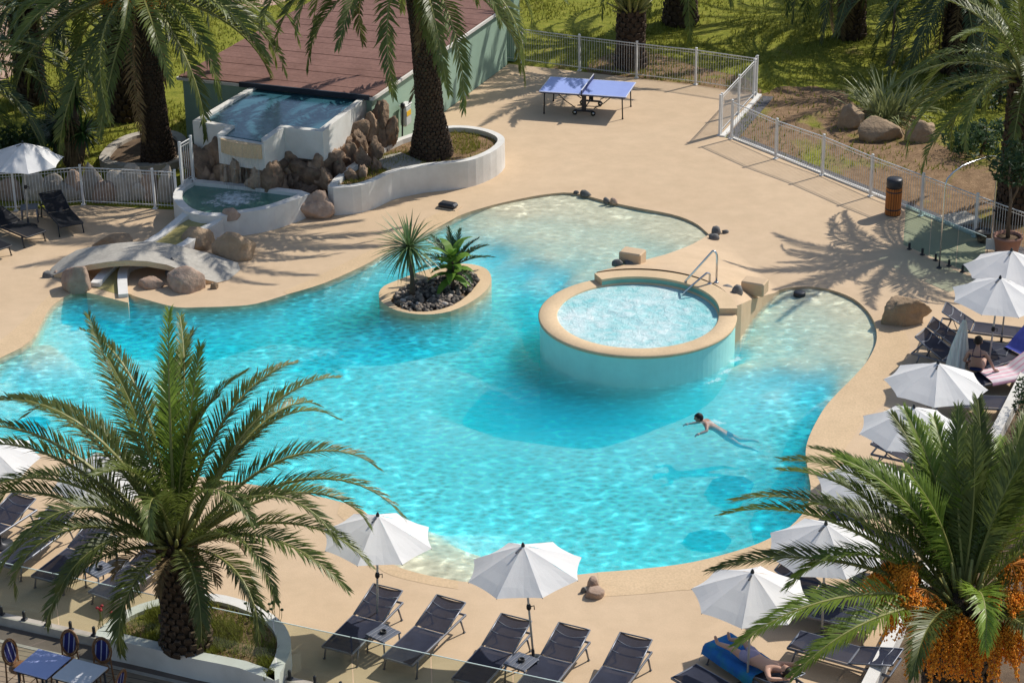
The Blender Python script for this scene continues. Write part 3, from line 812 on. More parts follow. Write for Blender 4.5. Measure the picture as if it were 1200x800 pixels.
def palm(name, label, base, h, r0, r1, L, nf, kind, rg, lean=(0, 0), rows=None, per=14, group='date palms', classes=(0, 6), dates=0, dead=0, az0=0.0, young=0, flare=1.15, d=.06):
    t = thing(name, label, 'palm tree', base, 0, group)
    rows = rows or int(h / .17)
    trunk_mb(h, r0, r1, rows, per, rg, lean, flare, d).build('trunk', [MT['barkscale'], MT['barkcut'], MT['rachis']], t)
    top = Vector((lean[0], lean[1], h))
    for i in range(nf):
        f = i / nf
        k = classes[0] + f * (classes[1] - classes[0] + .999)
        az = az0 + i * 2.39996 + rg.uniform(-.2, .2)
        kk = int(k)
        me = lib('young' if i < young else kind, kk + 7 * (i % 2))
        s_ = L / 4 * rg.uniform(.88, 1.1) * (.8 if f < .1 else 1)
        rr = r1 * (.3 + .6 * f)
        o = link_mesh('frond', me, t, top + Vector((math.cos(az) * rr, math.sin(az) * rr, .35 * (1 - f))), (rg.uniform(-.25, .25), rg.uniform(-.08, .08), az), (s_, s_, s_))
    for i in range(dead):
        az = rg.uniform(0, 6.28); s_ = L / 4 * rg.uniform(.6, .9)
        o = link_mesh('dead_frond', lib('dead', 6 + 7 * (i % 2)), t, top + Vector((math.cos(az), math.sin(az), 0)) * r1 * .9 + Vector((0, 0, -.15)), (0, R(rg.uniform(15, 35)), az), (s_, s_, s_))
    for i in range(dates):
        az = az0 + 6.28 * (i + rg.uniform(-.2, .2)) / dates
        date_cluster(t, top + Vector((math.cos(az) * r1 * 1.3, math.sin(az) * r1 * 1.3, .35)), .95, rg)
    return t

def frond_to(t, top, kind, az, e0, droop, L, rg, nl=84, ll=.5, lw=.034, twist=0, mats=('frond', 'rachis'), rr=.25, roll=0, pw=1.35, zoff=0.0):
    me = frond_mesh(L, R(e0), R(droop), nl, ll, lw, rg, .3, twist, pw, mats)
    a = R(az)
    return link_mesh('frond', me, t, Vector(top) + Vector((math.cos(a) * rr, math.sin(a) * rr, zoff)), (R(roll), 0, a))
# ------------------------------------------------------------------ rocks
def rock_mb(dx, dy, dz, seed, sub=3, rough=.22, flat=.35, mi=0, M=None, mb=None, cut=.0):
    import bmesh
    bm = bmesh.new(); bmesh.ops.create_icosphere(bm, subdivisions=sub, radius=1)
    rg = random.Random(seed); off = Vector((rg.uniform(-50, 50), rg.uniform(-50, 50), rg.uniform(-50, 50)))
    cuts = [(Vector((rg.gauss(0, 1), rg.gauss(0, 1), rg.gauss(0, .7))).normalized(), rg.uniform(.62 - cut, .9 - cut)) for _ in range(7 if not cut else 11)]
    vs = []
    for v in bm.verts:
        p = v.co.normalized()
        q = p * (1 + rough * 1.6 * noise.noise(p * 1.1 + off) + rough * .5 * noise.noise(p * 2.9 + off))
        for n_, d in cuts:
            e = q.dot(n_) - d
            if e > 0: q = q - n_ * e * .8
        q += p * rough * .17 * noise.noise(p * 6 + off) + p * rough * .14 * noise.noise(p * 14 + off)
        if q.z < -flat: q.z = -flat
        vs.append(Vector((q.x * dx / 2, q.y * dy / 2, (q.z + flat) * dz / (1 + flat))))
    fs = [tuple(l.index for l in f.verts) for f in bm.faces]; bm.verts.index_update()
    bm.free()
    mb = mb or MB(); mb.add(vs, fs, mi, True, M)
    return mb

def scale_at(p):                                    # photo pixels per metre at a point
    return F / (Vector(p) - Vector((0, 0, CH))).dot(AX_F)

def rock(name, label, bx, mat, seed, cat='boulder', group=None, rz=None, dr=.75, sub=4, rough=.22, z=0.0, hmin=.3, cut=.06):
    """boulder filling photo box (x0, y0, x1, y1), standing on height z"""
    x0, y0, x1, y1 = bx
    b_ = at((x0 + x1) / 2, y1, z); s_ = scale_at(b_); w_ = (x1 - x0) / s_
    dy = w_ * dr; v = (b_ - Vector((0, 0, CH))); ph = math.atan2(CH - z, math.hypot(v.x, v.y))
    h = max(hmin * w_, ((y1 - y0) / s_ - .62 * dy * math.sin(ph)) / math.cos(ph))
    o = rock_mb(w_ * (1.06 + cut), dy * (1 + cut), h * (1.05 + cut), seed, sub, rough, cut=cut).build(name, MT[mat])
    o.location = (b_.x, b_.y + dy * .42, z - .03)
    if rz is not None: o.rotation_euler = (0, 0, rz)
    return tag(o, label, cat, group)

GB = 'boulders by the footbridge'
rock('boulder', 'smooth orange-tan boulder behind the left half of the grey footbridge', (111, 266, 155, 292), 'rock', 1, group=GB)
rock('boulder', 'brown upright boulder standing before the left end of the footbridge', (70, 304, 107, 342), 'rockpink', 2, group=GB, hmin=.7)
rock('boulder', 'dark pitted boulder between the water channel and the footbridge', (209, 264, 251, 293), 'rock', 3, group=GB, hmin=.55)
rock('boulder', 'tan boulder at the right of the dark pitted one beyond the footbridge', (246, 270, 299, 304), 'rock', 4, group=GB)
rock('boulder', 'pale rounded boulder lying before the right half of the footbridge', (196, 309, 246, 341), 'rockpink', 5, group=GB, rz=R(-20))
rock('boulder', 'small dark wedge of rock leaning on the pale rounded boulder', (194, 299, 209, 322), 'rockgrey', 6, group=GB, hmin=.9)
rock('boulder', 'pinkish flat rock lying in the opening under the footbridge', (157, 320, 193, 337), 'rockpink', 7, group=GB)
rock('stone', 'small tan stone at the right of the pale rounded boulder', (245, 328, 256, 337), 'rock', 8, 'stone', GB)
rock('stone', 'small grey stone at the left foot of the footbridge', (50, 314, 64, 324), 'rockgrey', 9, 'stone', GB)
rock('stone', 'small brown stone beside the left foot of the footbridge', (62, 313, 74, 322), 'rockpink', 10, 'stone', GB)
rock('boulder', 'reddish rough boulder between the green basin and the white planter wall', (353, 223, 389, 256), 'rockpink', 12, hmin=.8, rough=.3, cut=.15)
rock('boulder', 'reddish stone lying on the front rim of the green basin', (258, 241, 281, 256), 'rockpink', 13, z=.52)
rock('boulder', 'big layered tan boulder on the deck beside the right shallow of the pool', (1034, 339, 1090, 381), 'rock', 23, rough=.3, cut=.10, hmin=.62)
G3 = 'boulders around the flax plant'
rock('boulder', 'tan rounded boulder left of the flax plant, first of the three beyond the fence', (979, 121, 1013, 149), 'rock', 15, group=G3)
rock('boulder', 'large tan boulder in front of the flax plant with a dark underside', (1009, 132, 1059, 164), 'rock', 16, group=G3)
rock('boulder', 'brown boulder at the right of the flax plant, partly under palm fronds', (1066, 139, 1102, 165), 'rock', 17, group=G3)
G4 = 'three stones at the near pool edge'
rock('stone', 'largest pinkish stone of the small cairn at the near pool edge', (683, 683, 710, 700), 'rockpink', 18, 'stone', G4)
rock('stone', 'pink stone standing behind the largest one of the small cairn', (687, 672, 703, 688), 'rockpink', 19, 'stone', G4, hmin=1.0)
rock('stone', 'small grey stone at the left of the small cairn by the pool', (679, 684, 688, 693), 'rockgrey', 20, 'stone', G4)
G5 = 'small dark stones along the far pool edge'
for k, (bx, mt, lb) in enumerate([
    ((672, 220, 679, 225), 'rockgrey', 'smallest dark stone at the left end of the far pool edge'),
    ((679, 220, 693, 228), 'rockgrey', 'long dark stone on the far pool edge with its reflection in the shallows'),
    ((707, 227, 715, 236), 'rockgrey', 'dark stone on the far pool edge left of the reddish one'),
    ((715, 227, 724, 237), 'rockpink', 'reddish stone at the right end of the row on the far pool edge'),
    ((832, 262, 846, 274), 'rockgrey', 'upper black stone in the heap at the right tip of the far shallows'),
    ((830, 270, 845, 280), 'rockgrey', 'lower black stone in the heap at the right tip of the far shallows'),
    ((846, 265, 854, 272), 'rockgrey', 'small black stone right of the heap at the tip of the far shallows'),
    ((717, 300, 731, 310), 'rockgrey', 'dark stone at the left before the beige block behind the spa'),
    ((729, 299, 748, 309), 'rockgrey', 'long striped stone before the beige block behind the spa'),
    ((844, 329, 858, 338), 'rockgrey', 'dark stone left of the other one by the beige block near the handrail'),
    ((856, 331, 871, 345), 'rockgrey', 'striped grey stone before the beige block near the handrail')]):
    zz_ = 0.0 if k < 7 else .78
    rock('stone', lb, bx, mt, 30 + k, 'stone', G5 if k < 7 else 'dark stones beside the spa', sub=2, z=zz_)

# boulders of the bank behind the left fence
rg = random.Random(5)
bank = [(-8, 214, 22, 243), (18, 205, 48, 240), (44, 212, 72, 241), (68, 206, 96, 232), (58, 222, 90, 243), (92, 202, 118, 226), (104, 214, 136, 241), (120, 200, 150, 222), (138, 202, 166, 236), (160, 206, 186, 228), (152, 222, 184, 242), (180, 200, 206, 234)]
wh = ['at the left edge under the white parasol', 'left of the first white post', 'behind the right lounger and side table', 'top row left of the middle post', 'low row beside the middle post', 'top row right of the middle post',
      'low and pale right of the middle post', 'top row under the planting rim', 'tall one with a bright top', 'top row below the palm roots', 'low reddish one left of the right post', 'last one next to the fountain']
for k, bx in enumerate(bank):
    x0, y0, x1, y1 = bx
    zb = max(0, (242 - y1) / 37)
    o = rock('boulder', 'bank boulder behind the left fence, ' + wh[k], (x0, y0, x1, y1 + (242 - y1)), 'bankrock' if k % 3 else 'rockpink', 60 + k, group='boulders banked behind the left fence', hmin=.7, dr=.6)
    o.location.y += .55 + rg.uniform(-.1, .1)

# ------------------------------------------------------------------ pool house
A_, B_, C_ = at(208, 87, 2.1), at(437, 111, 2.1), at(598, 1, 2.1); D_ = A_ + C_ - B_
e1 = (B_ - A_); ROOF_A = math.atan2(e1.y, e1.x)
ph = thing('pool_house', 'low green pool house with a red-brown boarded roof behind the fountain', 'building', (A_.x, A_.y, 0), ROOF_A)
quad = [Vector((p.x, p.y)) for p in (A_, B_, C_, D_)]
mb = MB(); mb.prism(offset(quad, .10), .0, 1.97); mb.build('wall', MT['greenwall'], ph, True)
mb = MB(); mb.prism(offset(quad, -.03), 1.975, 2.06, 0); mb.build('roof_edge', MT['white'], ph, True)
# boards: long strips across the roof, each with a joint
u = (B_ - A_).normalized(); v_ = (D_ - A_); vl = v_.length; vn = v_.normalized()
rf = MB(); nb = max(2, int(vl / .55)); Lf = (B_ - A_).length
for k in range(nb):
    a0 = A_ + vn * (vl * k / nb + .012) + u * .03; a1 = A_ + vn * (vl * (k + 1) / nb - .012) + u * .03
    q = [a0, a0 + u * (Lf - .06), a1 + u * (Lf - .06), a1]
    rf.prism([Vector((p.x, p.y)) for p in q], 2.064, 2.10 + .004 * math.sin(k * 2.3))
rf.build('roof', MT['roof'], ph, True)
mb = MB()
n2 = Vector((u.y, -u.x, 0))
mb.prism([Vector((p.x, p.y)) for p in (A_ + u * 2.05 + n2 * .01, B_ + n2 * .01 - u * .1, B_ + n2 * .07 - u * .1, A_ + u * 2.05 + n2 * .07)], 1.98, 2.13)
mb.build('fascia', MT['glassink'], ph, True)
# end pillar and wall box on the long green wall
wb = at(482, 150, 0); t_ = (C_ - B_).normalized(); nn = Vector((t_.y, -t_.x, 0))
wp = B_ + t_ * 1.9; 
b_ = thing('wall_box', 'grey box with a yellow label fixed to the green pool house wall', 'meter box', (wp.x + nn.x * .12 - .0, wp.y + nn.y * .12, .95), math.atan2(t_.y, t_.x))
mb = MB(); mb.box((0, 0, 0), (.42, .2, .62), bev=.05); mb.build('body', MT['box'], b_)
mb = MB(); mb.box((0, -.105, .08), (.30, .012, .16), bev=.004); mb.build('label_plate', MT['yellow'], b_)
mb = MB(); mb.box((0, -.0, .335), (.46, .24, .05), bev=.02); mb.build('lid', MT['postwhite'], b_)
mb = MB(); mb.tube([(-.3, -.05, .36), (-.34, -.06, .2), (-.4, -.07, -.2), (-.48, -.08, -.7), (-.6, -.1, -.9)], .025, 6); mb.lathe([(.04, 0), (.07, .05), (.07, .14), (.03, .18)], 10, (-.3, -.05, .30)); mb.build('hose', MT['black'], b_)
pl = C_ + t_ * .3
mb = MB(); mb.prism([Vector((p.x, p.y)) for p in (pl, pl + t_ * .5, pl + t_ * .5 - nn * .5, pl - nn * .5)], 0, 2.3); o = mb.build('garden_pillar', MT['greenwall'], origin=(pl.x, pl.y, 0)); tag(o, 'green rendered pillar at the far end of the pool house wall', 'pillar')

# ------------------------------------------------------------------ fountain
FZ = 2.0
OUT = [at(x, y, FZ) for x, y in [(225.5, 139.5), (265, 146.5), (254.7, 155), (309, 164), (333, 147.5), (378, 152.5), (432, 110.5), (299, 96.5)]]
OUT = [Vector((p.x, p.y)) for p in OUT]
INN = offset(OUT, .19)
fo = thing('fountain_basin', 'white raised fountain basin full of dark blue water', 'fountain', (OUT[2].x, OUT[2].y, 0))
mb = MB()
for i in range(8):
    j = (i + 1) % 8
    z1 = FZ - .09 if i == 2 else FZ
    q = [OUT[i], OUT[j], INN[j], INN[i]]
    if area2(q) < 0: q = q[::-1]
    mb.prism(q, 1.15, z1, 0)
mb.build('basin_wall', MT['white'], fo, True)
mb = MB(); mb.prism(offset(INN, -.03), 1.2, FZ - .065); mb.build('water', MT['fountwater'], fo, True)
sp0, sp1 = OUT[2].lerp(OUT[3], .08), OUT[2].lerp(OUT[3], .95)
tdir = (sp1 - sp0).normalized(); nout = Vector((tdir.y, -tdir.x))
lip = []; K = 10
for k in range(K + 1):
    p = sp0.lerp(sp1, k / K) + nout * (.05 + .12 * math.sin(math.pi * k / K)); lip.append(p)
mb = MB(); mb.prism(lip + [sp1 - nout * .05, sp0 - nout * .05], 1.50, FZ - .10); mb.build('spout_lip', MT['coping'], fo, True)
# falling water film: many thin strands
def film_mat():
    m, nt, out = newmat('falling_water')
    t = N(nt, 'BsdfTransparent'); g = N(nt, 'BsdfPrincipled'); g.inputs['Base Color'].default_value = (.45, .42, .36, 1); g.inputs['Roughness'].default_value = .15
    pos = N(nt, 'NewGeometry').outputs['Position']; mp = N(nt, 'Mapping'); mp.inputs['Scale'].default_value = (9, 9, .5); nt.links.new(pos, mp.inputs[0])
    n1 = noise_node(nt, mp.outputs[0], 1.5, 5, .6); r_ = ramp(nt, n1.outputs[0], [(.42, (0, 0, 0)), (.7, (.42, .42, .42))])
    mx = N(nt, 'MixShader'); nt.links.new(r_.outputs[0], mx.inputs[0]); nt.links.new(t.outputs[0], mx.inputs[1]); nt.links.new(g.outputs[0], mx.inputs[2]); nt.links.new(mx.outputs[0], out.inputs[0])
    return m
MT['film'] = film_mat()
mb = MB(); vs = []; fs = []
for k in range(K + 1):
    p = lip[k] + nout * .03
    for j, z in enumerate((1.9, 1.6, 1.2, .8, .42)):
        q = p + nout * (.12 * (j / 4) ** .6); vs.append((q.x, q.y, z))
for k in range(K):
    for j in range(4): fs.append((k * 5 + j, k * 5 + 5 + j, k * 5 + 6 + j, k * 5 + 1 + j))
mb.add(vs, fs, 0, True); mb.build('water_curtain', MT['film'], fo, True)

# rock face under and beside the basin: cemented rocks, one thing
rw = thing('fountain_rockwork', 'cemented brown rockwork stacked under and beside the white fountain basin', 'rockwork', (OUT[3].x, OUT[3].y, 0))
rg = random.Random(21)
mb = MB(); core = offset(OUT, .25); mb.prism(core, 0, 1.22); mb.build('rock_core', MT['rockwet'], rw, True)
def wrock(px_, py_, z, w_, h, seed, d=.7):
    p = at(px_, py_, z)
    o = rock_mb(w_ * .9, w_ * d * .9, h * .9, seed, 4, .5, .5).build('rock', MT['rockwet'], rw)
    o.location = (p.x - OUT[3].x, p.y - OUT[3].y, z - h * .5); o.rotation_euler = (rg.uniform(-.3, .3), rg.uniform(-.3, .3), rg.uniform(0, 6.28))
k = 0
edge = [OUT[0], OUT[1], OUT[2], OUT[3], OUT[4], OUT[5], OUT[5].lerp(OUT[6], .5), OUT[6]]
for i in range(7):
    a, b2 = edge[i], edge[i + 1]; L = (b2 - a).length; nseg = max(1, int(L / .55))
    nrm = Vector(((b2 - a).y, -(b2 - a).x)).normalized()
    for s_ in range(nseg):
        for lev, z in enumerate((.3, .7, 1.08)):
            if i in (1, 2, 3) and lev == 2: z = .95
            p = a.lerp(b2, (s_ + rg.uniform(.2, .8)) / nseg) - nrm * (.12 if lev < 2 else .22) + nrm * rg.uniform(-.05, .12) - nrm * (.34 if i == 2 else .2 if i in (1, 3) else 0)
            o = rock_mb(rg.uniform(.9, 1.5), rg.uniform(.45, .65), rg.uniform(.65, 1.05), 100 + k, 4, .36, .6).build('rock', MT['rockwet'], rw)
            o.location = (p.x - OUT[3].x, p.y - OUT[3].y, z - .42); o.rotation_euler = (rg.uniform(-.4, .4), rg.uniform(-.4, .4), rg.uniform(0, 6.28)); k += 1
for (x, y, z, w_, h) in [(400, 178, .95, .9, .9), (424, 160, 1.2, .8, .9), (443, 135, 1.6, .8, 1.0), (434, 146, 1.4, .7, .8), (455, 150, 1.2, .7, .9), (410, 168, 1.05, .8, .8), (412, 178, .9, .8, .8), (398, 195, .9, .5, .6), (428, 185, .9, .55, .7), (440, 172, 1.0, .6, .8),
                          (448, 162, 1.0, .55, .9), (425, 198, .85, .4, .45), (441, 190, .85, .35, .35), (412, 200, .85, .4, .5), (380, 190, .9, .9, .9), (360, 205, .6, .9, .9), (338, 208, .6, .9, .9), (320, 200, .7, .9, .9), (236, 185, 1.0, .9, .9), (240, 205, .6, .8, .8), (385, 205, .8, .6, .7)]:
    wrock(x, y, z, w_, h, 300 + k); k += 1

# lower green basin
LZ = .65
LO = [at(x, y, LZ) for x, y in [(202.6, 229), (206, 219), (216, 212), (226, 207.5), (353, 221), (356, 228), (340, 234), (322, 240), (303, 244.5), (279, 248), (262, 251), (234, 250), (217, 245), (208, 238)]]
LO = smooth_loop(LO, 2); LI = offset(LO, .24)
lb = thing('plunge_basin', 'low white-walled basin of green water below the waterfall', 'fountain basin', (LO[0].x, LO[0].y, 0))
mb = MB(); mb.ring(LO, LI, 0, LZ); mb.build('basin_wall', MT['white'], lb, True)
mb = MB(); mb.prism(offset(LI, -.05), .05, LZ - .10); mb.build('water', MT['basinwater'], lb, True)
def splash(cpx, cpy, z, rx, ry, n, name, parent, rg, r0=.05):
    mb = MB(); c = at(cpx, cpy, z); vs = [(0, 0, .07)]; fs = []; nr, na = 14, 40
    for i in range(1, nr + 1):
        q = i / nr
        for j in range(na):
            a = 2 * math.pi * j / na; x, y = rx * q * math.cos(a), ry * q * math.sin(a)
            vs.append((x, y, .012 + (.03 + .04 * noise.noise((x * 4, y * 4, 1))) * (1 - q) ** 1.2 + .015 * abs(noise.noise((x * 9, y * 9, 4)))))
    for j in range(na): fs.append((0, 1 + j, 1 + (j + 1) % na))
    for i in range(nr - 1):
        for j in range(na): fs.append((1 + i * na + j, 1 + (i + 1) * na + j, 1 + (i + 1) * na + (j + 1) % na, 1 + i * na + (j + 1) % na))
    mb.add(vs, fs, 0, True); o = mb.build(name, MT['foam'], parent); o.location = c - Vector(parent.location); return o
splash(274, 232, LZ - .10, 1.0, .62, 260, 'foam', lb, random.Random(2), .07)

# channel from the basin down to the pool
mb = MB()
lw_ = [at(x, y, z) for x, y, z in [(217, 244, .62), (203, 256, .45), (186, 270, .34), (168, 281, .28), (145, 294, .24), (122, 311, .20), (106, 329, .16)]]
rw_ = [at(x, y, z) for x, y, z in [(262, 252, .62), (254, 260, .5), (238, 269, .40), (222, 283, .32), (186, 298, .24), (152, 309, .20), (150, 342, .14)]]
ch = thing('water_channel', 'curved white-walled channel carrying water under the footbridge into the pool', 'channel', (lw_[3].x, lw_[3].y, 0))
def wallrun(mb, pts, w_, inward):
    P = smooth_loop(pts, 4, False); zs = []
    for i in range(len(pts) - 1):
        for k in range(4): zs.append(pts[i].z + (pts[i + 1].z - pts[i].z) * k / 4)
    zs.append(pts[-1].z)
    n = len(P); vs = []
    for i in range(n):
        t = (P[min(i + 1, n - 1)] - P[max(0, i - 1)]).normalized(); nn_ = Vector((-t.y, t.x)) * w_ * inward
        a, b2 = P[i], P[i] + nn_
        vs += [(a.x, a.y, -.15), (a.x, a.y, zs[i]), (b2.x, b2.y, zs[i]), (b2.x, b2.y, -.15)]
    fs = []
    for i in range(n - 1):
        for j in range(3): fs.append((i * 4 + j, i * 4 + j + 1, i * 4 + 5 + j, i * 4 + 4 + j))
    fs += [(0, 1, 2, 3), tuple((n - 1) * 4 + j for j in (3, 2, 1, 0))]
    mb.add(vs, fs, 0)
wallrun(mb, lw_, .24, 1); wallrun(mb, rw_, .24, -1); mb.build('side_wall', MT['white'], ch, True)
L2 = smooth_loop(lw_, 4, False); R2 = smooth_loop(rw_, 4, False); n = len(L2); vs = []; fs = []
for i in range(n):
    t = i / (n - 1); z = .44 * (1 - t) ** 1.3 + .05
    vs += [(L2[i].x, L2[i].y, z), (R2[i].x, R2[i].y, z)]
for i in range(n - 1): fs.append((2 * i, 2 * i + 1, 2 * i + 3, 2 * i + 2))
mb = MB(); mb.add(vs, fs, 0, True)
MT['wetfloor'] = pmat('wet_channel_floor', (.40, .34, .13), (.29, .25, .11), 3, .25, .3, 12, spec=.5, coord='World')
mb.build('channel_floor', MT['wetfloor'], ch, True)
a, b2 = L2[-1], R2[-1]
mb = MB(); mb.prism([a, b2, b2 + Vector((.05, -.35)), a + Vector((-.05, -.35))], -.6, .045); mb.build('outfall_lip', MT['coping'], ch, True)

# footbridge
FRT = [at(x, y, z) for x, y, z in [(60, 321, .03), (72, 317, .18), (88, 312, .34), (105, 308, .46), (128, 304.5, .56), (150, 303, .58), (172, 304, .54), (195, 308, .45), (214, 315, .33), (236, 324, .17), (255, 329, .03), (268, 326, .008)]]
BCK = [at(x, y, z) for x, y, z in [(60, 312, .03), (74, 300, .18), (90, 291, .34), (108, 287, .46), (130, 283.5, .56), (152, 281.5, .58), (176, 281, .54), (200, 283.5, .45), (222, 289, .33), (250, 296, .17), (279, 306, .03), (282, 314, .008)]]
br = thing('footbridge', 'low arched footbridge paved with grey pebbles over the water channel', 'footbridge', (FRT[5].x, FRT[5].y, 0))
mb = MB(); vs = []; fs = []; n = len(FRT)
for i in range(n):
    f, b2 = FRT[i], BCK[i]
    vs += [(f.x, f.y, f.z), (b2.x, b2.y, b2.z)]
fs = [(2 * i, 2 * i + 2, 2 * i + 3, 2 * i + 1) for i in range(n - 1)]
mb.add(vs, fs, 0, True); mb.build('walkway', MT['bridge'], br, True)
mb = MB(); vs = []; fs = []
for i in range(n):
    f, b2 = FRT[i], BCK[i]; th = .15
    vs += [(f.x, f.y, f.z - .003), (f.x, f.y, max(-.05, f.z - th)), (b2.x, b2.y, max(-.05, b2.z - th)), (b2.x, b2.y, b2.z - .003)]
for i in range(n - 1):
    for j in range(3): fs.append((i * 4 + j, i * 4 + 1 + j, i * 4 + 5 + j, i * 4 + 4 + j))
mb.add(vs, fs, 0); mb.build('arch_slab', MT['coping'], br, True)

# ------------------------------------------------------------------ white planter with the tall palm
PZ = .8
PO = [at(x, y, PZ) for x, y in [(384, 216), (402, 217.5), (423, 215), (441, 209), (459, 200.5), (478, 196), (500, 192), (525, 189.5), (548, 186.5), (566, 181), (582, 173), (591, 164), (590, 158), (583, 153.5), (572, 149.5), (557, 146.5), (540, 145), (520, 146), (495, 151), (466, 160), (436, 175), (405, 195)]]
PO = smooth_loop(PO, 2); PI = offset(PO, .2)
wpn = thing('white_planter', 'curved white rendered planter wall around the tall palm beside the fountain', 'planter', (PO[16].x, PO[16].y, 0))
mb = MB(); mb.ring(PO, PI, 0, PZ); mb.build('planter_wall', MT['white'], wpn, True)
mb = MB(); mb.prism(offset(PI, -.03), .1, PZ - .14); mb.build('soil', MT['dirt'], wpn, True)
def tufts(poly, z, n, rg, name, parent, hmax=.22, mat='grassblade', dens=None, h0=.06):
    xs_ = [p.x for p in poly]; ys_ = [p.y for p in poly]; vs = []; fs = []; c = 0
    while c < n:
        x, y = rg.uniform(min(xs_), max(xs_)), rg.uniform(min(ys_), max(ys_))
        if not inside((x, y), poly) or (noise.noise((x * .9, y * .9, 5)) < -.05 and rg.random() < .85): c += .05; continue
        h = rg.uniform(h0, hmax) * (.6 + .8 * max(0, noise.noise((x * 1.5, y * 1.5, 2)))); a = rg.uniform(0, 6.28); w_ = .012; b_ = rg.uniform(0, 6.28); l = h * rg.uniform(.2, .8); k = len(vs)
        vs += [(x + w_ * math.cos(a), y + w_ * math.sin(a), z), (x - w_ * math.cos(a), y - w_ * math.sin(a), z), (x + l * math.cos(b_), y + l * math.sin(b_), z + h)]
        fs.append((k, k + 1, k + 2)); c += 1
    mb = MB(); mb.add(vs, fs); o = mb.build(name, MT[mat], parent, parent is not None); o['kind'] = 'stuff'; return o
tufts(offset(PI, .05), PZ - .14, 3500, random.Random(8), 'grass', None)
rock('stone', 'reddish stone at the foot of the tall palm in the white planter', (489, 170, 507, 180), 'rockpink', 77, 'stone', z=.66)
mb = MB(); q = [at(x, y, PZ - .13) for x, y in [(432, 186), (470, 178), (497, 190), (455, 199)]]
mb.prism([Vector((p.x, p.y)) for p in q], .6, PZ - .09); tag(mb.build('paving_slab', MT['bridge'], origin=(q[0].x, q[0].y, 0)), 'grey flat slab in the white planter beside the rockwork', 'paving slab')

# low rim around the palm on the lawn
RO = [at(x, y, 0) for x, y in [(117, 192), (122, 182), (131, 173.5), (148, 164.5), (170, 159.5), (195, 158), (214, 163), (222, 176), (215, 192), (190, 200), (150, 201), (126, 198)]]
RO = smooth_loop(RO, 3); RI = offset(RO, .28)
t = thing('round_planter', 'low pale stone rim round the palm behind the left fence', 'planter', (RO[0].x, RO[0].y, 0))
mb = MB(); mb.ring(RO, RI, -.05, .22); mb.build('rim', MT['lime'], t, True)
mb = MB(); mb.prism(RI, -.04, .12); mb.build('soil', MT['soil'], t, True)

# near planter with the low palm
NZ = .45
NO = [at(x, y, NZ) for x, y in [(112, 742), (120, 731), (134, 720), (152, 710), (178, 701), (215, 694), (250, 693), (276, 698), (296, 705), (316, 715), (330, 726), (338, 738), (341, 752), (337, 770), (328, 786), (322, 795), (280, 780), (230, 770), (180, 758), (140, 749)]]
NO = smooth_loop(NO, 2); NI = offset(NO, .24)
t = thing('near_planter', 'pale curved planter holding the low palm beside the dining terrace', 'planter', (NO[0].x, NO[0].y, 0))
mb = MB(); mb.ring(NO, NI, 0, NZ); mb.build('planter_wall', MT['white'], t, True)
mb = MB(); mb.prism(offset(NI, -.03), .05, NZ - .08); mb.build('soil', MT['dirt'], t, True)
tufts(offset(NI, .04), NZ - .08, 6500, random.Random(9), 'grass', None, .3)

# ------------------------------------------------------------------ spa
SC = Vector((2.9605, 46.066)); SR = 2.32; SZ = .75
def circ(c, r, n=96, a0=0, a1=2 * math.pi, close=True):
    m_ = n if close else n + 1
    return [Vector((c.x + r * math.cos(a0 + (a1 - a0) * i / n), c.y + r * math.sin(a0 + (a1 - a0) * i / n))) for i in range(m_)]
spa = thing('spa_pool', 'round raised spa pool of bubbling water with a beige rim', 'hot tub', (SC.x, SC.y, 0))
MT['spawall'] = pmat('wet_spa_wall', (.42, .80, .74), (.37, .72, .67), 2.5, .35, .2, 30, spec=.5, coord='World')
mb = MB(); o_, i_ = circ(SC, SR - .02), circ(SC, SR - .40); mb.ring(o_, i_, -2.3, SZ - .05); mb.build('wall', MT['spawall'], spa, True)
# rim with a rounded outer edge
mb = MB(); n = 96; prof = [(SR - .03, SZ - .10), (SR + .01, SZ - .07), (SR + .015, SZ - .03), (SR - .02, SZ), (SR - .40, SZ), (SR - .43, SZ - .02), (SR - .43, SZ - .09)]
vs = []; fs = []
for r_, z in prof: vs += [(p.x, p.y, z) for p in circ(SC, r_, n)]
for k in range(len(prof) - 1):
    for j in range(n): fs.append((k * n + j, k * n + (j + 1) % n, (k + 1) * n + (j + 1) % n, (k + 1) * n + j))
mb.add(vs, fs, 0, True); mb.build('rim', MT['coping'], spa, True)
# water: heaving disc
mb = MB(); vs = [(SC.x, SC.y, SZ - .03)]; fs = []; nr, na = 26, 96
for r_i in range(1, nr + 1):
    r_ = (SR - .405) * r_i / nr
    for j in range(na):
        a = 2 * math.pi * j / na; x, y = SC.x + r_ * math.cos(a), SC.y + r_ * math.sin(a)
        z = SZ - .045 + (.03 * noise.noise((x * 2.2, y * 2.2, 0)) + .02 * noise.noise((x * 6, y * 6, 3))) * (1 - (r_i / nr) ** 4)
        vs.append((x, y, z))
for j in range(na): fs.append((0, 1 + j, 1 + (j + 1) % na))
for r_i in range(nr - 1):
    for j in range(na): fs.append((1 + r_i * na + j, 1 + (r_i + 1) * na + j, 1 + (r_i + 1) * na + (j + 1) % na, 1 + r_i * na + (j + 1) % na))
mb.add(vs, fs, 0, True); mb.build('water', MT['spawater'], spa, True)
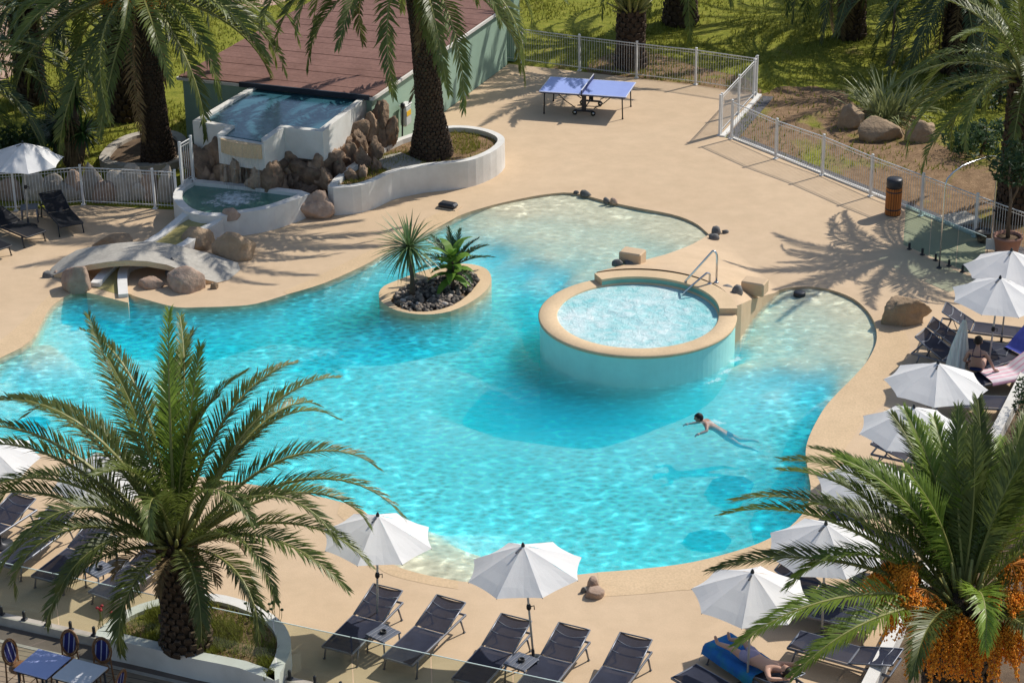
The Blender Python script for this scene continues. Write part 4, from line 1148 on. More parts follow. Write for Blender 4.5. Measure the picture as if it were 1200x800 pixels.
# raised coping along the back
def ang(p): return math.atan2(p[1] - SC.y, p[0] - SC.x)
aL, aR = ang(at(699, 318, SZ + .2)), ang(at(859, 357, SZ + .2))
if aL < aR: aL += 2 * math.pi
CZ = SZ + .15
oc = circ(SC, SR + .02, 48, aR, aL, False); ic = circ(SC, SR - .40, 48, aR, aL, False)
mb = MB(); loop = oc + ic[::-1]
vsf, fsf = fill(loop); mb.add([(p[0], p[1], CZ) for p in vsf], fsf); mb.skirt(loop, SZ - .25, CZ)
mb.build('back_coping', MT['coping'], spa, True)
MT['spaback'] = pmat('wet_green_tile', (.20, .42, .34), (.15, .34, .28), 3, .3, .2, 20, coord='World')
mb = MB(); mb.skirt(circ(SC, SR - .405, 48, aR, aL, False), SZ - .2, CZ - .06, closed=False); mb.build('tile_band', MT['spaback'], spa, True)
# ramp of deck rising to the spa
far = [at(834, 270, .006), at(860, 290, .006), at(890, 317, .006), at(914, 337, .006)]
leftb = [at(834, 270, .006), at(826, 276, .012), at(806, 287, .16), at(780, 296, .42), at(758, 302, .62), at(728, 309, .85), at(699, 316.5, CZ - .01)]
rightb = [at(914, 337, .006), at(908, 341, .02), at(893, 345, .25), at(880, 349, .55), at(869, 354, .85), at(861, 357, CZ - .01)]
arc = [Vector((p.x, p.y, CZ - .01)) for p in circ(SC, SR - .0, 30, aL, aR, False)]
rows_ = 10; cols = 24; vs = []; fs = []
def along(P, t):
    f = t * (len(P) - 1); i = min(len(P) - 2, int(f)); return P[i].lerp(P[i + 1], f - i)
for r_ in range(rows_ + 1):
    tr = r_ / rows_
    for c_ in range(cols + 1):
        tc_ = c_ / cols
        pf, pa = along(far, tc_), along(arc, tc_); pl_, pr_ = along(leftb, tr), along(rightb, tr)
        bil = (far[0] * (1 - tc_) + far[-1] * tc_) * (1 - tr) + (arc[0] * (1 - tc_) + arc[-1] * tc_) * tr
        p = pf * (1 - tr) + pa * tr + pl_ * (1 - tc_) + pr_ * tc_ - bil
        vs.append(p)
for r_ in range(rows_):
    for c_ in range(cols):
        fs.append((r_ * (cols + 1) + c_, r_ * (cols + 1) + c_ + 1, (r_ + 1) * (cols + 1) + c_ + 1, (r_ + 1) * (cols + 1) + c_))
mb = MB(); mb.add(vs, fs, 0, True)
for b_line in (leftb, rightb):
    k = len(b_line); vv = [tuple(p) for p in b_line] + [(p.x, p.y, -1.2) for p in b_line]
    mb.add(vv, [(i, i + 1, k + i + 1, k + i) for i in range(k - 1)])
tag(mb.build('deck_ramp', MT['deck']), kind='structure')
# beige blocks
for (x, y, z, lbl) in [(742, 306, .86, 'beige square block behind the spa between two shallows'), (886, 341, .62, 'beige square block beside the spa handrail')]:
    p = at(x, y, z); t = MB(); t.box((0, 0, .10), (.58, .42, .34), bev=.03)
    o = t.build('stone_block', MT['deck']); o.location = (p.x, p.y + .3, z - .06); o.rotation_euler = (0, 0, R(-25)); tag(o, lbl, 'block', 'beige blocks by the spa')
# handrail
hr = thing('handrail', 'bent steel handrail leading down into the spa', 'handrail', at(839.5, 329, CZ))
o0 = Vector(hr.location)
def rail(name, base, water, hgt, slopez):
    b0 = Vector(base); w0 = Vector(water); d = (w0 - b0); d.z = 0
    pts = [b0 - Vector((0, 0, .1)), b0 + Vector((0, 0, hgt * .8))]
    for k in range(1, 8):
        a = math.pi / 2 * k / 7
        pts.append(b0 + d * (.13 * (1 - math.cos(a))) + Vector((0, 0, hgt * .8 + hgt * .2 * math.sin(a))))
    pts.append(w0 + Vector((0, 0, slopez)))
    pts.append(w0 + Vector((0, 0, -.15)) + d * .03)
    mb = MB(); mb.tube([p - o0 for p in pts], .026, 8); mb.lathe([(.06, 0), (.06, .02), (.03, .035)], 12, b0 - o0); mb.build(name, MT['steel'], hr)
rail('rail', at(839.5, 329, CZ - .02), at(799, 334, SZ), .82, .04)
rail('rail', at(831.5, 331, CZ - .02), at(802, 341, SZ), .30, .02)

# ------------------------------------------------------------------ island
ISP = [(444, 341), (446, 350), (456, 358), (472, 363.5), (490, 366), (508, 366), (528, 362.5), (546, 355), (562, 345), (572, 335), (576, 325), (573, 316), (566, 311), (553, 307.5), (535, 307), (515, 310), (490, 317), (466, 326), (450, 333)]
IO = pxs(ISP, .06, 2); II = pxs([(458, 345), (461, 351), (468, 356), (480, 359.5), (497, 360.5), (515, 358), (532, 352), (547, 342), (557, 331), (561, 324), (558, 317), (549, 314), (532, 314), (512, 318), (490, 324), (470, 333)], .12, 2)
isl = thing('pool_island', 'oval beige-rimmed island in the pool filled with pebbles', 'island planter', (IO[0].x + 1.4, IO[0].y, 0))
mb = MB(); mb.prism(IO, -2.3, .06, 0, holes=[II]); mb.build('rim', MT['coping'], isl, True)
mb = MB(); mb.prism(offset(II, -.02), -.1, .0); mb.build('soil', MT['soil'], isl, True)
rg = random.Random(4); mb = MB(); xs_ = [p.x for p in II]; ys_ = [p.y for p in II]; c = 0; INS = offset(II, .04)
while c < 620:
    x, y = rg.uniform(min(xs_), max(xs_)), rg.uniform(min(ys_), max(ys_))
    if not inside((x, y), INS): continue
    r = rg.uniform(.05, .12); T = Matrix.Translation((x, y, .0 + rg.uniform(0, .06))) @ Matrix.Rotation(rg.uniform(0, 6.28), 4, 'Z')
    rock_mb(r * 1.8, r * 1.3, r, c % 40, 1, .3, .4, M=T, mb=mb); c += 1
o = mb.build('pebbles', MT['pebble'])
def pebble_mat():
    m = MT['pebble']; nt = m.node_tree; b = [n for n in nt.nodes if n.type == 'BSDF_PRINCIPLED'][0]
    g = N(nt, 'NewGeometry'); r_ = ramp(nt, g.outputs['Random Per Island'], [(0, (.05, .045, .042)), (.45, (.14, .12, .10)), (.8, (.30, .24, .19)), (1, (.52, .47, .42))])
    nt.links.new(r_.outputs[0], b.inputs['Base Color'])
pebble_mat(); tag(o, kind='stuff')

def blade(mb, base, az, el, L, w_, bend, rg, mi=0, segs=4, fold=0.0):
    d = Vector((math.cos(az) * math.cos(el), math.sin(az) * math.cos(el), math.sin(el))); s_ = Vector((-math.sin(az), math.cos(az), 0))
    p = Vector(base); vs = []; fs = []
    for i in range(segs + 1):
        t = i / segs; ww = w_ * (1 - t ** 2.2) * (.55 + .9 * min(t, .5))
        if i == segs: vs.append(p)
        else: vs += [p - s_ * ww, p + s_ * ww]
        el2 = el - bend * ((i + 1) / segs) ** 1.5
        d = Vector((math.cos(az) * math.cos(el2), math.sin(az) * math.cos(el2), math.sin(el2))); p = p + d * L / segs
    for i in range(segs - 1): fs.append((2 * i, 2 * i + 1, 2 * i + 3, 2 * i + 2))
    fs.append((2 * segs - 2, 2 * segs - 1, 2 * segs))
    mb.add(vs, fs, mi)

def rosette(mb, c, n, L, w_, rg, emin=-50, emax=88, bend=.5, mi=0):
    for i in range(n):
        f = (i + .5) / n; el = math.asin(math.sin(R(emin)) + (math.sin(R(emax)) - math.sin(R(emin))) * (1 - f)); az = i * 2.39996 + rg.uniform(-.2, .2)
        blade(mb, Vector(c) + Vector((math.cos(az), math.sin(az), 0)) * .04, az, el, L * rg.uniform(.8, 1.1), w_, bend * rg.uniform(.2, 1.3), rg, mi)

rg = random.Random(14)
b0 = at(483, 345, .06)
t = thing('cabbage_palm', 'spiky sword-leaved plant on a thin stem on the pool island', 'plant', b0)
mb = MB(); mb.tube([(0, 0, 0), (.02, .01, .5), (-.03, .02, 1.0), (-.03, .03, 1.3)], [.075, .055, .05, .06], 8); mb.build('trunk', MT['bark'], t)
mb = MB(); rosette(mb, (-.03, .03, 1.32), 170, .98, .026, rg, -55, 88, .55); mb.build('crown', MT['sword'], t)
b0 = at(533, 324, .06)
t = thing('cycad', 'dark green cycad with stiff feather leaves on the pool island', 'plant', b0)
mb = MB(); mb.lathe([(.16, 0), (.2, .12), (.17, .3), (.08, .38)], 12); mb.build('trunk', MT['bark'], t)
for i in range(24):
    f = i / 24; me = None
    if i < 6:
        me = frond_mesh(1.0, R([72, 55, 40, 25, 12, 62][i]), R(38), 26, .19, .03, rg, .05, 0, 1.2, ('cycad', 'cycad'), .35, .1, 'leaf'); FROND_LIB['cy', i] = me
    me = FROND_LIB['cy', i % 6]; az = i * 2.39996
    link_mesh('frond', me, t, (.06 * math.cos(az), .06 * math.sin(az), .36), (rg.uniform(-.2, .2), 0, az), (1, 1, 1))
b0 = at(531, 337, .06)
t = thing('broad_leaved_plant', 'bright green broad-leaved plant in front of the cycad on the island', 'plant', b0)
mb = MB(); mb.tube([(0, 0, 0), (.02, 0, .45), (.0, .02, .8)], .025, 6); mb.build('stem', MT['bark'], t)
mb = MB()
for i in range(22):
    f = i / 22; az = i * 2.4; z = .25 + .75 * (1 - f)
    blade(mb, (.02 * math.cos(az), .02 * math.sin(az), z), az, R(70 - 75 * f), .66 * rg.uniform(.8, 1.1), .15, 1.1, rg, 0, 5)
mb.build('leaves', MT['broad'], t)

# flax behind the boulders
b0 = at(1040, 134, -.02)
t = MB()
for i in range(210):
    az = rg.uniform(0, 6.28); rr = rg.uniform(0, .75); el = R(rg.uniform(35, 86)) if rg.random() < .8 else R(rg.uniform(5, 40))
    blade(t, (rr * math.cos(az), rr * math.sin(az) * .7, 0), az + rg.uniform(-.6, .6), el, rg.uniform(.9, 1.75), .032, rg.uniform(.1, 1.2), rg, 0, 5)
o = t.build('flax_plant', MT['flax']); o.location = b0; tag(o, 'large clump of striped flax leaves behind the tan boulders', 'plant')

# skimmers and dark shapes on the pool floor
for nm, lb_, cat, (x, y), s_ in [('skimmer_lid', 'dark round lid on the rim of the right shallow', 'pool skimmer', (937, 341), .15)]:
    p = at(x, y, 0); mb = MB(); mb.lathe([(s_, -.1), (s_, .015), (s_ * .9, .03), (s_ * .3, .035)], 20); o = mb.build(nm, MT['darkmetal']); o.location = (p.x, p.y, .0); tag(o, lb_, cat)
p = at(526, 241, 0); t = thing('deck_skimmer', 'dark open flap in the deck beside the far beach of the pool', 'pool skimmer', p, R(-28))
mb = MB(); mb.box((0, 0, .01), (.62, .40, .03), bev=.01); mb.build('frame', MT['deck'], t)
mb = MB(); mb.box((0, -.04, .09), (.52, .30, .14), bev=.05); mb.build('cover', MT['darkmetal'], t)
for k, (x, y, d, a) in enumerate([(857, 568, 1.1, 8), (829, 633, 1.3, 0), (38, 500, 1.05, 20)]):  # flat dark blue eight-sided shapes set on the pool floor
    p = at(x, y, -d); t = thing('floor_patch', 'dark blue flat shape on the pool floor ' + ['near the swimmer', 'near the beige near shore', 'by the parasol at the left edge'][k], 'pool drain', (p.x, p.y, -depth(p.x, p.y)), R(a))
    mb = MB(); r_ = .5 if k < 2 else .42; mb.lathe([(r_, 0), (r_, .08), (r_ * .92, .1), (.05, .1)], 8, sm=False, M=Matrix.Scale(.82, 4, (0, 1, 0))); mb.build('plate', MT['bluepatch'], t)
# ------------------------------------------------------------------ fences
def fence(name, label, pts, bays_start_end_posts=True, h=1.2, group='white bar fences round the pool', z=0.0, cat='fence', dark=False, skip=()):
    """pts: post positions; a bar panel between each pair"""
    P = [Vector((p[0], p[1])) for p in pts]
    t = thing(name, label, cat, (P[0].x, P[0].y, z), 0, group)
    for i, p in enumerate(P):
        d = (P[min(i + 1, len(P) - 1)] - P[max(0, i - 1)]); a = math.atan2(d.y, d.x)
        mb = MB(); c = p - P[0]
        mb.box((c.x, c.y, h / 2 - .02), (.06, .06, h + .06), a); mb.box((c.x, c.y, h + .02), (.075, .075, .03), a, bev=.01); mb.box((c.x, c.y, .012), (.13, .13, .02), a)
        mb.build('post', MT['postwhite'], t)
    for i in range(len(P) - 1):
        if i in skip: continue
        a, b = P[i] - P[0], P[i + 1] - P[0]; L = (b - a).length; mb = MB(); n = max(2, int(L / .085))
        for zz_ in (h - .05, .12): mb.tube([(a.x, a.y, zz_), (b.x, b.y, zz_)], .017 if zz_ > .5 else .012, 5, 0, False)
        mb.tube([(a.x, a.y, h - .14), (b.x, b.y, h - .14)], .008, 4, 0, False)
        for k in range(1, n):
            q = a.lerp(b, k / n); mb.tube([(q.x, q.y, .07), (q.x, q.y, h - .03)], .0065, 4, 0, False, False)
        mb.build('bar_panel', MT['postwhite'], t)
    return t
fence('fence', 'white bar fence behind the table tennis table at the back of the deck', [at(*p) for p in [(545, 63), (612, 72), (679, 81), (746, 89.5), (815, 97.5), (885, 108)]])
g0, g1 = at(886, 109), at(843, 157)
fence('gate', 'white bar gate section running from the back corner towards the right fence', [g0, Vector(g0).lerp(Vector(g1), .08), Vector(g0).lerp(Vector(g1), .5), Vector(g0).lerp(Vector(g1), .96), g1], cat='gate', h=1.25)
FRP = [FR0] + [at(*p) for p in [(909, 184), (963.5, 203.5), (1020, 228), (1079, 251), (1142, 275.5)]]
FRP += [line_ext(FRP[4], FRP[5], 2), line_ext(FRP[4], FRP[5], 3)]
fence('fence', 'long white bar fence between the deck and the dry bed on the right', FRP)
FLP = [at(*p) for p in [(-62, 249), (19, 245), (98, 238), (182, 242.5), (208, 244)]]
fence('fence', 'grey-white bar fence in front of the boulder bank on the left', FLP, h=1.15)
p0, p1 = at(214, 216, LZ), at(227, 208, LZ)
fence('gate', 'short angled white bar panel standing on the corner of the green basin', [p0, p1], z=LZ, cat='fence panel', h=1.25)

# ------------------------------------------------------------------ glass balustrades
def balustrade(label, a, b, n, h, z, glass, group=None, clamp_n=3):
    a = Vector((a[0], a[1])); b = Vector((b[0], b[1])); d = b - a; ang_ = math.atan2(d.y, d.x); L = d.length / n
    t = thing('glass_balustrade', label, 'glass fence', (a.x, a.y, z), ang_, group)
    for k in range(n):
        mb = MB(); mb.box((L * (k + .5), 0, .06 + h / 2), (L - .03, .012, h)); g_ = mb.build('glass_panel', MT[glass], t); mb = MB(); mb.box((L * (k + .5), 0, .065 + h), (L - .03, .014, .012)); mb.build('edge', MT['glassedge'], g_)
        for c in range(clamp_n):
            x = L * (k + (c + .5) / clamp_n); mb = MB()
            mb.box((x, 0, .015), (.10, .10, .03), bev=.006); mb.box((x, 0, .10), (.05, .055, .17), bev=.01); mb.build('clamp', MT['darkmetal'], t)
    return t
balustrade('sea-green glass balustrade on black clamps behind the right parasols', at(1058, 287), at(1152, 327), 3, 1.12, 0, 'glassblue', clamp_n=2)
WA, WB = at(-90, 697, .18), at(700, 874, .18)
mb = MB(); a = Vector((WA.x, WA.y)); b = Vector((WB.x, WB.y)); t_ = (b - a).normalized(); n_ = Vector((-t_.y, t_.x))
mb.prism([a + n_ * .07, a - n_ * .09, b - n_ * .09, b + n_ * .07], -.05, .18)
o = mb.build('low_wall', MT['lime'], origin=(a.x, a.y, 0)); tag(o, 'low pale stone kerb wall carrying the clear glass balustrade by the terrace', 'wall')
balustrade('clear glass balustrade on the low kerb wall in front of the loungers', WA, WB, 9, 1.08, .181, 'glass', clamp_n=3)
mb = MB(); mb.prism([a - n_ * .10, b - n_ * .10, b - n_ * 9 + t_ * 0, a - n_ * 9 - t_ * 4], -.06, .006); tag(mb.build('terrace', MT['pave']), kind='structure')
mb = MB(); mb.prism([a - n_ * .12, b - n_ * .12, b - n_ * .52, a - n_ * .52], 0, .012); tag(mb.build('terrace_edging', pmat('brown_edging_stone', (.20, .155, .13), (.15, .115, .095), 3, .85, .2, 30, grime=.2, coord='World')), kind='structure')
mb = MB(); mb.prism([a - n_ * .52, b - n_ * .52, b - n_ * .60, a - n_ * .60], 0, .016); tag(mb.build('terrace_edging', MT['lime']), kind='structure')
# low wall on the right, in front of the hedge
RA, RB = at(1000, 816, .42), at(1216, 394, .42)
a = Vector((RA.x, RA.y)); b = Vector((RB.x, RB.y)); t_ = (b - a).normalized(); n_ = Vector((t_.y, -t_.x))
mb = MB(); mb.prism([a, b, b + n_ * .22, a + n_ * .22], -.05, .42); o = mb.build('boundary_wall', MT['white'], origin=(a.x, a.y, 0)); tag(o, 'low white rendered wall along the right edge of the deck before the hedge', 'wall')
mb = MB(); mb.prism([a + n_ * .22, b + n_ * .22, b + n_ * 7, a + n_ * 7], -.05, .12); tag(mb.build('planting_bed', MT['soil']), kind='structure')

# ------------------------------------------------------------------ parasols
def parasol_proto():
    t = thing('parasol', 'x', 'parasol')
    AP, RIM, RR = 2.44, 1.95, 1.06
    mb = MB(); vs = []; fs = []; K = 5
    for j in range(8):
        a0, a1 = j * math.pi / 4, (j + 1) * math.pi / 4
        base = len(vs); M_ = 5
        for k in range(K + 1):
            f = k / K
            for m_ in range(M_ + 1):
                g = m_ / M_; e0 = Vector((math.cos(a0), math.sin(a0), 0)) * RR * f; e1 = Vector((math.cos(a1), math.sin(a1), 0)) * RR * f
                p = e0.lerp(e1, g); s_ = 4 * g * (1 - g)
                z = AP - (AP - RIM) * f ** 1.06 - .035 * s_ * f * (1 - .6 * f)
                p *= 1 - .045 * s_ * f ** 3
                vs.append((p.x, p.y, z + .012 * noise.noise((p.x * 3, p.y * 3, j))))
        for k in range(K):
            for m_ in range(M_):
                q = base + k * (M_ + 1) + m_; fs.append((q, q + M_ + 1, q + M_ + 2, q + 1))
    mb.add(vs, fs, 0, False); mb.build('canopy', MT['canvas'], t)
    mb = MB(); mb.tube([(0, 0, 0.02), (0, 0, AP - .03)], .021, 10); mb.build('pole', MT['polegrey'], t)
    for j in range(8):
        a0 = j * math.pi / 4; mb = MB(); c, s_ = math.cos(a0), math.sin(a0)
        mb.tube([(0.03 * c, .03 * s_, AP - .06), (RR * .5 * c, RR * .5 * s_, (AP + RIM) / 2 - .03), (RR * 1.0 * c, RR * 1.0 * s_, RIM - .012)], .008, 5)
        mb.tube([(0.03 * c, .03 * s_, AP - .62), (RR * .52 * c, RR * .52 * s_, (AP + RIM) / 2 - .045)], .007, 5); mb.build('rib', MT['alu'], t)
    mb = MB(); mb.lathe([(.03, AP - .03), (.036, AP), (.028, AP + .035), (.014, AP + .06), (.004, AP + .07)], 10); mb.build('finial', MT['darkmetal'], t)
    mb = MB(); mb.box((-.10, -.08, AP - .035), (.20, .035, .02), R(38), bev=.006); mb.build('strap', MT['darkmetal'], t)
    mb = MB(); mb.lathe([(.25, 0), (.25, .035), (.22, .05), (.03, .06), (.03, .28), (.024, .3)], 20); mb.build('base_plate', MT['darkmetal'], t)
    mb = MB(); mb.lathe([(.028, 1.12), (.045, 1.15), (.045, 1.2), (.028, 1.24)], 10); mb.build('knob', MT['black'], t)
    mb = MB(); mb.tube([(.03, 0, 1.18), (.10, 0, 1.18), (.10, 0, 1.10)], .010, 6); mb.build('crank_handle', MT['black'], t)
    return t
PARA = []
def hash_(t):
    r = random.Random(sum(ord(c) * (i + 1) for i, c in enumerate(t))); return r.uniform(-1, 1), r.uniform(-1, 1), r.uniform(-1, 1)
def parasol(label, apx, apy, rz, tilt=(0, 0), s=1.0, group='open white parasols'):
    h_ = hash_(label); tilt = (tilt[0] + R(2.2) * h_[0], tilt[1] + R(2.2) * h_[1]); s = s * (1 + .025 * h_[2])
    if not PARA: PARA.append(parasol_proto()); t = PARA[0]
    else: t = copy_tree(PARA[0])
    p = at(apx, apy, 2.46 * s)
    t.location = (p.x + 2.46 * s * math.sin(-tilt[1]), p.y + 2.46 * s * math.sin(tilt[0]), 0); t.rotation_euler = (tilt[0], tilt[1], R(rz)); t.scale = (s, s, s)
    return tag(t, label, 'parasol', group)
parasol('white parasol half covered by a frond tip above the two leftmost near loungers', 442.5, 602, 28, (0, R(2)))
parasol('white parasol nearest the camera at the near pool edge beside the small cairn', 613.7, 634, 16, (0, R(-2.5)))
parasol('white parasol with a palm frond lying over it, above the sunbather with the blue towel', 881, 667, 30, (R(1), R(1)))
parasol('white parasol behind palm fronds, second along the right shore from the camera', 967, 610, 12)
parasol('white parasol third along the right shore, its near side under dark fronds', 1026, 541, 20)
parasol('white parasol partly under the one beside the folded parasol, touching the frond tops', 1071, 474, 8)
parasol('fully open white parasol just below the folded striped parasol on the right', 1098, 423, 33)
parasol('white parasol over the dark loungers to the right of the layered boulder', 1171.5, 323, 14)
parasol('white parasol in front of the terracotta pot, farthest on the right', 1185, 291, 26)
parasol('white parasol cut by the left picture edge beside the pool', -20, 512, 5)
parasol('white parasol behind the fronds of the low palm on the left shore', 121, 531, 22)
parasol('bluish shaded parasol by the left fence at the boulder bank', 25, 165, 18)
# folded parasol
p = at(1119, 446, 0); t = thing('folded_parasol', 'folded striped parasol standing beside the seated woman', 'parasol', p)
mb = MB(); vs = []; fs = []; n = 32
for k, (z, r) in enumerate([(.38, .21), (.6, .19), (.9, .15), (1.2, .10), (1.45, .06), (1.56, .025)]):
    for j in range(n):
        a_ = 2 * math.pi * j / n; rr_ = r * (1 + .28 * math.cos(8 * a_ + z * 1.5)); vs.append((rr_ * math.cos(a_) + .09 * (z - .4), rr_ * math.sin(a_), z))
for k in range(5):
    for j in range(n): fs.append((k * n + j, k * n + (j + 1) % n, (k + 1) * n + (j + 1) % n, (k + 1) * n + j))
mb.add(vs, fs, 0, True); mb.build('canopy', MT['parasolstripe'], t)
mb = MB(); mb.tube([(-.03, 0, 0), (.11, 0, 1.66)], .02, 8); mb.build('pole', MT['alu'], t)
mb = MB(); mb.lathe([(.2, 0), (.2, .04), (.04, .06), (.03, .2)], 16); mb.build('base_plate', MT['darkmetal'], t)

# ------------------------------------------------------------------ sun loungers
LOUNGE = {}
def lounger_proto(back, black=False):
    SL, AL = (MT['blacksling'], MT['darkmetal']) if black else (MT['sling'], MT['alu'])
    """foot at x=-.98, head at x=+.98 (flat); backrest hinged at x=.18"""
    t = thing('sun_lounger', 'x', 'sun lounger'); W = .31; Z = .33; HX = .18; BL = .80; b = R(back)
    def rail(pts, r=.018): 
        mb_.tube(pts, r, 6)
    mb_ = MB()
    for s_ in (-1, 1):
        mb_.box((-.02, s_ * W, Z - .02), (1.92, .032, .05), bev=.008)
    for x in (-.97, .93, HX - .02): mb_.box((x, 0, Z - .025), (.035, 2 * W, .04), bev=.008)
    mb_.build('frame', AL, t)
    for x, dx in ((-.80, -.08), (.72, .10)):
        for s_ in (-1, 1):
            m2 = MB(); m2.tube([(x, s_ * (W + .012), Z - .02), (x + dx * .4, s_ * (W + .02), Z * .55), (x + dx, s_ * (W + .025), .012)], [.021, .019, .017], 6); m2.box((x + dx, s_ * (W + .025), .008), (.05, .04, .016)); m2.build('leg', AL, t)
    def slingmesh(x0, x1, fz):
        m2 = MB(); vs = []; fs = []; nx_, ny_ = 10, 6
        for i in range(nx_ + 1):
            x = x0 + (x1 - x0) * i / nx_
            for j in range(ny_ + 1):
                g = j / ny_; y = (g - .5) * 2 * (W - .012); dip = .028 * 4 * g * (1 - g)
                px_, pz_ = fz(x); vs.append((px_, y, pz_ - dip))
        for i in range(nx_):
            for j in range(ny_): fs.append((i * 7 + j, i * 7 + 7 + j, i * 7 + 8 + j, i * 7 + 1 + j))
        m2.add(vs, fs, 0, True); return m2
    seat = slingmesh(-.97, HX - .03, lambda x: (x, Z + .008)).build('sling', SL, t)
    bk = lambda x: (HX + (x - HX) * math.cos(b), Z + .012 + (x - HX) * math.sin(b))
    fr = MB()
    for s_ in (-1, 1):
        q0, q1 = bk(HX), bk(HX + BL); fr.tube([(q0[0], s_ * (W - .005), q0[1]), (q1[0], s_ * (W - .005), q1[1])], .016, 6)
    for d_ in (.62, BL):
        q = bk(HX + d_); fr.tube([(q[0] - (.05 if d_ < .7 else 0) * math.sin(math.pi * k / 6), (k / 6 - .5) * 2 * (W - .01), q[1] - (.055 if d_ < .7 else 0) * math.sin(math.pi * k / 6)) for k in range(7)], .014, 6)
    q = bk(HX + .36); fr.tube([(q[0], (k / 6 - .5) * 2 * (W - .01), q[1] - .05 * math.sin(math.pi * k / 6)) for k in range(7)], .014, 6)
    fr.build('backrest_frame', AL, t)
    slingmesh(HX + .01, HX + BL - .005, lambda x: bk(x)).build('backrest_sling', SL, t)
    if back > 8:
        q = bk(HX + .5); m2 = MB()
        for s_ in (-.8, .8): m2.tube([(q[0], s_ * W, q[1] - .02), (q[0] - .06, s_ * W, (q[1] + Z) / 2 - .03), (HX + .30, s_ * W, Z - .04)], .011, 5)
        m2.build('prop', AL, t)
    return t
def lounger(label, head, foot, back=14, group='mesh sun loungers', mats=None):
    key = (back, 'black' in label)
    if key not in LOUNGE: LOUNGE[key] = lounger_proto(*key); t = LOUNGE[key]
    else: t = copy_tree(LOUNGE[key])
    zh = .33 + .8 * math.sin(R(back))
    f, h = at(foot[0], foot[1], .33), at(head[0], head[1], zh); d = h - f; a_ = math.atan2(d.y, d.x)
    # foot at local x=-.98
    t.location = (f.x + .98 * math.cos(a_), f.y + .98 * math.sin(a_), 0); t.rotation_euler = (0, 0, a_)
    return tag(t, label, 'sun lounger', group)
GN = 'grey mesh sun loungers of the near row'
lounger('dark mesh lounger left of the side table under the frond-covered parasol', (448, 693), (395, 759), 16, GN)
lounger('dark mesh lounger right of the side table under the frond-covered parasol', (522, 706), (465, 772), 16, GN)
lounger('dark mesh lounger left of the side table under the parasol nearest the camera', (600, 727), (548, 797), 16, GN)
lounger('dark mesh lounger right of the side table under the parasol nearest the camera', (669, 737), (620, 809), 16, GN)
lounger('dark mesh lounger standing alone without parasol at the right end of the near row', (742, 748), (696, 822), 16, GN)
GL = 'grey mesh sun loungers left of the low palm'
lounger('grey mesh lounger beside the low palm trunk, right of the left side table', (178, 643), (118, 696), 16, GL)
lounger('grey mesh lounger between two others on the left, left of the side table', (103, 624), (52, 676), 16, GL)
lounger('grey mesh lounger partly under fronds at the left picture edge', (58, 606), (2, 660), 16, GL)
lounger('grey mesh lounger of which only the head end shows at the left edge', (14, 588), (-48, 640), 16, GL)
GF = 'black sun loungers by the left fence'
lounger('black lounger with raised back in front of the boulder bank fence', (64, 229), (84, 261), 22, GF)
lounger('black lounger reaching in from the left edge under the shaded parasol', (-10, 243), (42, 272), 14, GF)
lounger('black lounger at the left edge of which only a pale foot shows', (-40, 272), (2, 289), 0, GF)
GR = 'dark sun loungers on the right shore'
lounger('dark lounger farthest back under the right parasols', (1137, 362), (1198, 388), 30, GR)
lounger('dark lounger between the farthest one and the seated woman', (1120, 380), (1182, 408), 30, GR)
lounger('dark lounger with raised back left of the folded parasol', (1104, 394), (1166, 428), 30, GR)
lounger('lounger under a pink and white striped towel beside the seated woman', (1192, 414), (1134, 444), 32, GR)
lounger('lounger carrying an ink blue towel behind the seated woman', (1188, 388), (1146, 424), 40, GR)
lounger('dark lounger in front of the pink towel, in the shade', (1128, 458), (1190, 470), 14, GR)
lounger('dark lounger with raised back seen edge-on beside a parasol pole at lower right', (956, 668), (1024, 708), 30, GR)
lounger('dark lounger below the edge-on one at lower right', (950, 698), (1026, 728), 14, GR)
lounger('dark lounger with a propped head end by the orange dates at lower right', (1014, 758), (930, 746), 14, GR)
lounger('lounger under the blue towel and the sunbather at lower right', (930, 796), (842, 748), 14, GR)
lounger('dark lounger cut by the bottom edge left of the sunbather', (890, 834), (801, 783), 0, GR)
lounger('dark lounger in the shade under the third parasol of the right shore', (1000, 610), (1075, 640), 14, GR)
lounger('dark lounger behind the low palm crown on the right, under the second row', (1062, 520), (1130, 545), 14, GR)

# towels: draped sheets over their loungers
def towel(name, label, head, foot, back, mat, x0, x1, side, cat='towel', over=0.0):
    zh = .33 + .8 * math.sin(R(back)); f, h = at(foot[0], foot[1], .33), at(head[0], head[1], zh); d = h - f; a_ = math.atan2(d.y, d.x); b = R(back)
    mb = MB(); vs = []; fs = []; nx_, ny_ = 26, 14
    for i in range(nx_ + 1):
        x = x0 + (x1 - x0) * i / nx_
        if x < .18: X, Z = x, .365
        else: X, Z = .18 + (x - .18) * math.cos(b), .365 + (x - .18) * math.sin(b)
        if x < -1.0: X, Z = -1.0 - (-1.0 - x) * .25, .365 - (-1.0 - x) * .95
        for j in range(ny_ + 1):
            y = (j / ny_ - .5) * 2 * side; yy, zz_ = y, Z + .012 * noise.noise((x * 5, y * 6, 3))
            if abs(y) > .335: yy = math.copysign(.335 + (abs(y) - .335) * .25, y); zz_ = Z - (abs(y) - .335) * .95
            vs.append((X, yy + .02 * noise.noise((x * 3, 1, 1)), max(.02, zz_ + (.012 if abs(y) < .3 else .0))))
    for i in range(nx_):
        for j in range(ny_): fs.append((i * (ny_ + 1) + j, (i + 1) * (ny_ + 1) + j, (i + 1) * (ny_ + 1) + j + 1, i * (ny_ + 1) + j + 1))
    mb.add(vs, fs, 0, True); o = mb.build(name, MT[mat])
    o.location = (f.x + .98 * math.cos(a_), f.y + .98 * math.sin(a_), 0); o.rotation_euler = (0, 0, a_)
    return tag(o, label, cat)
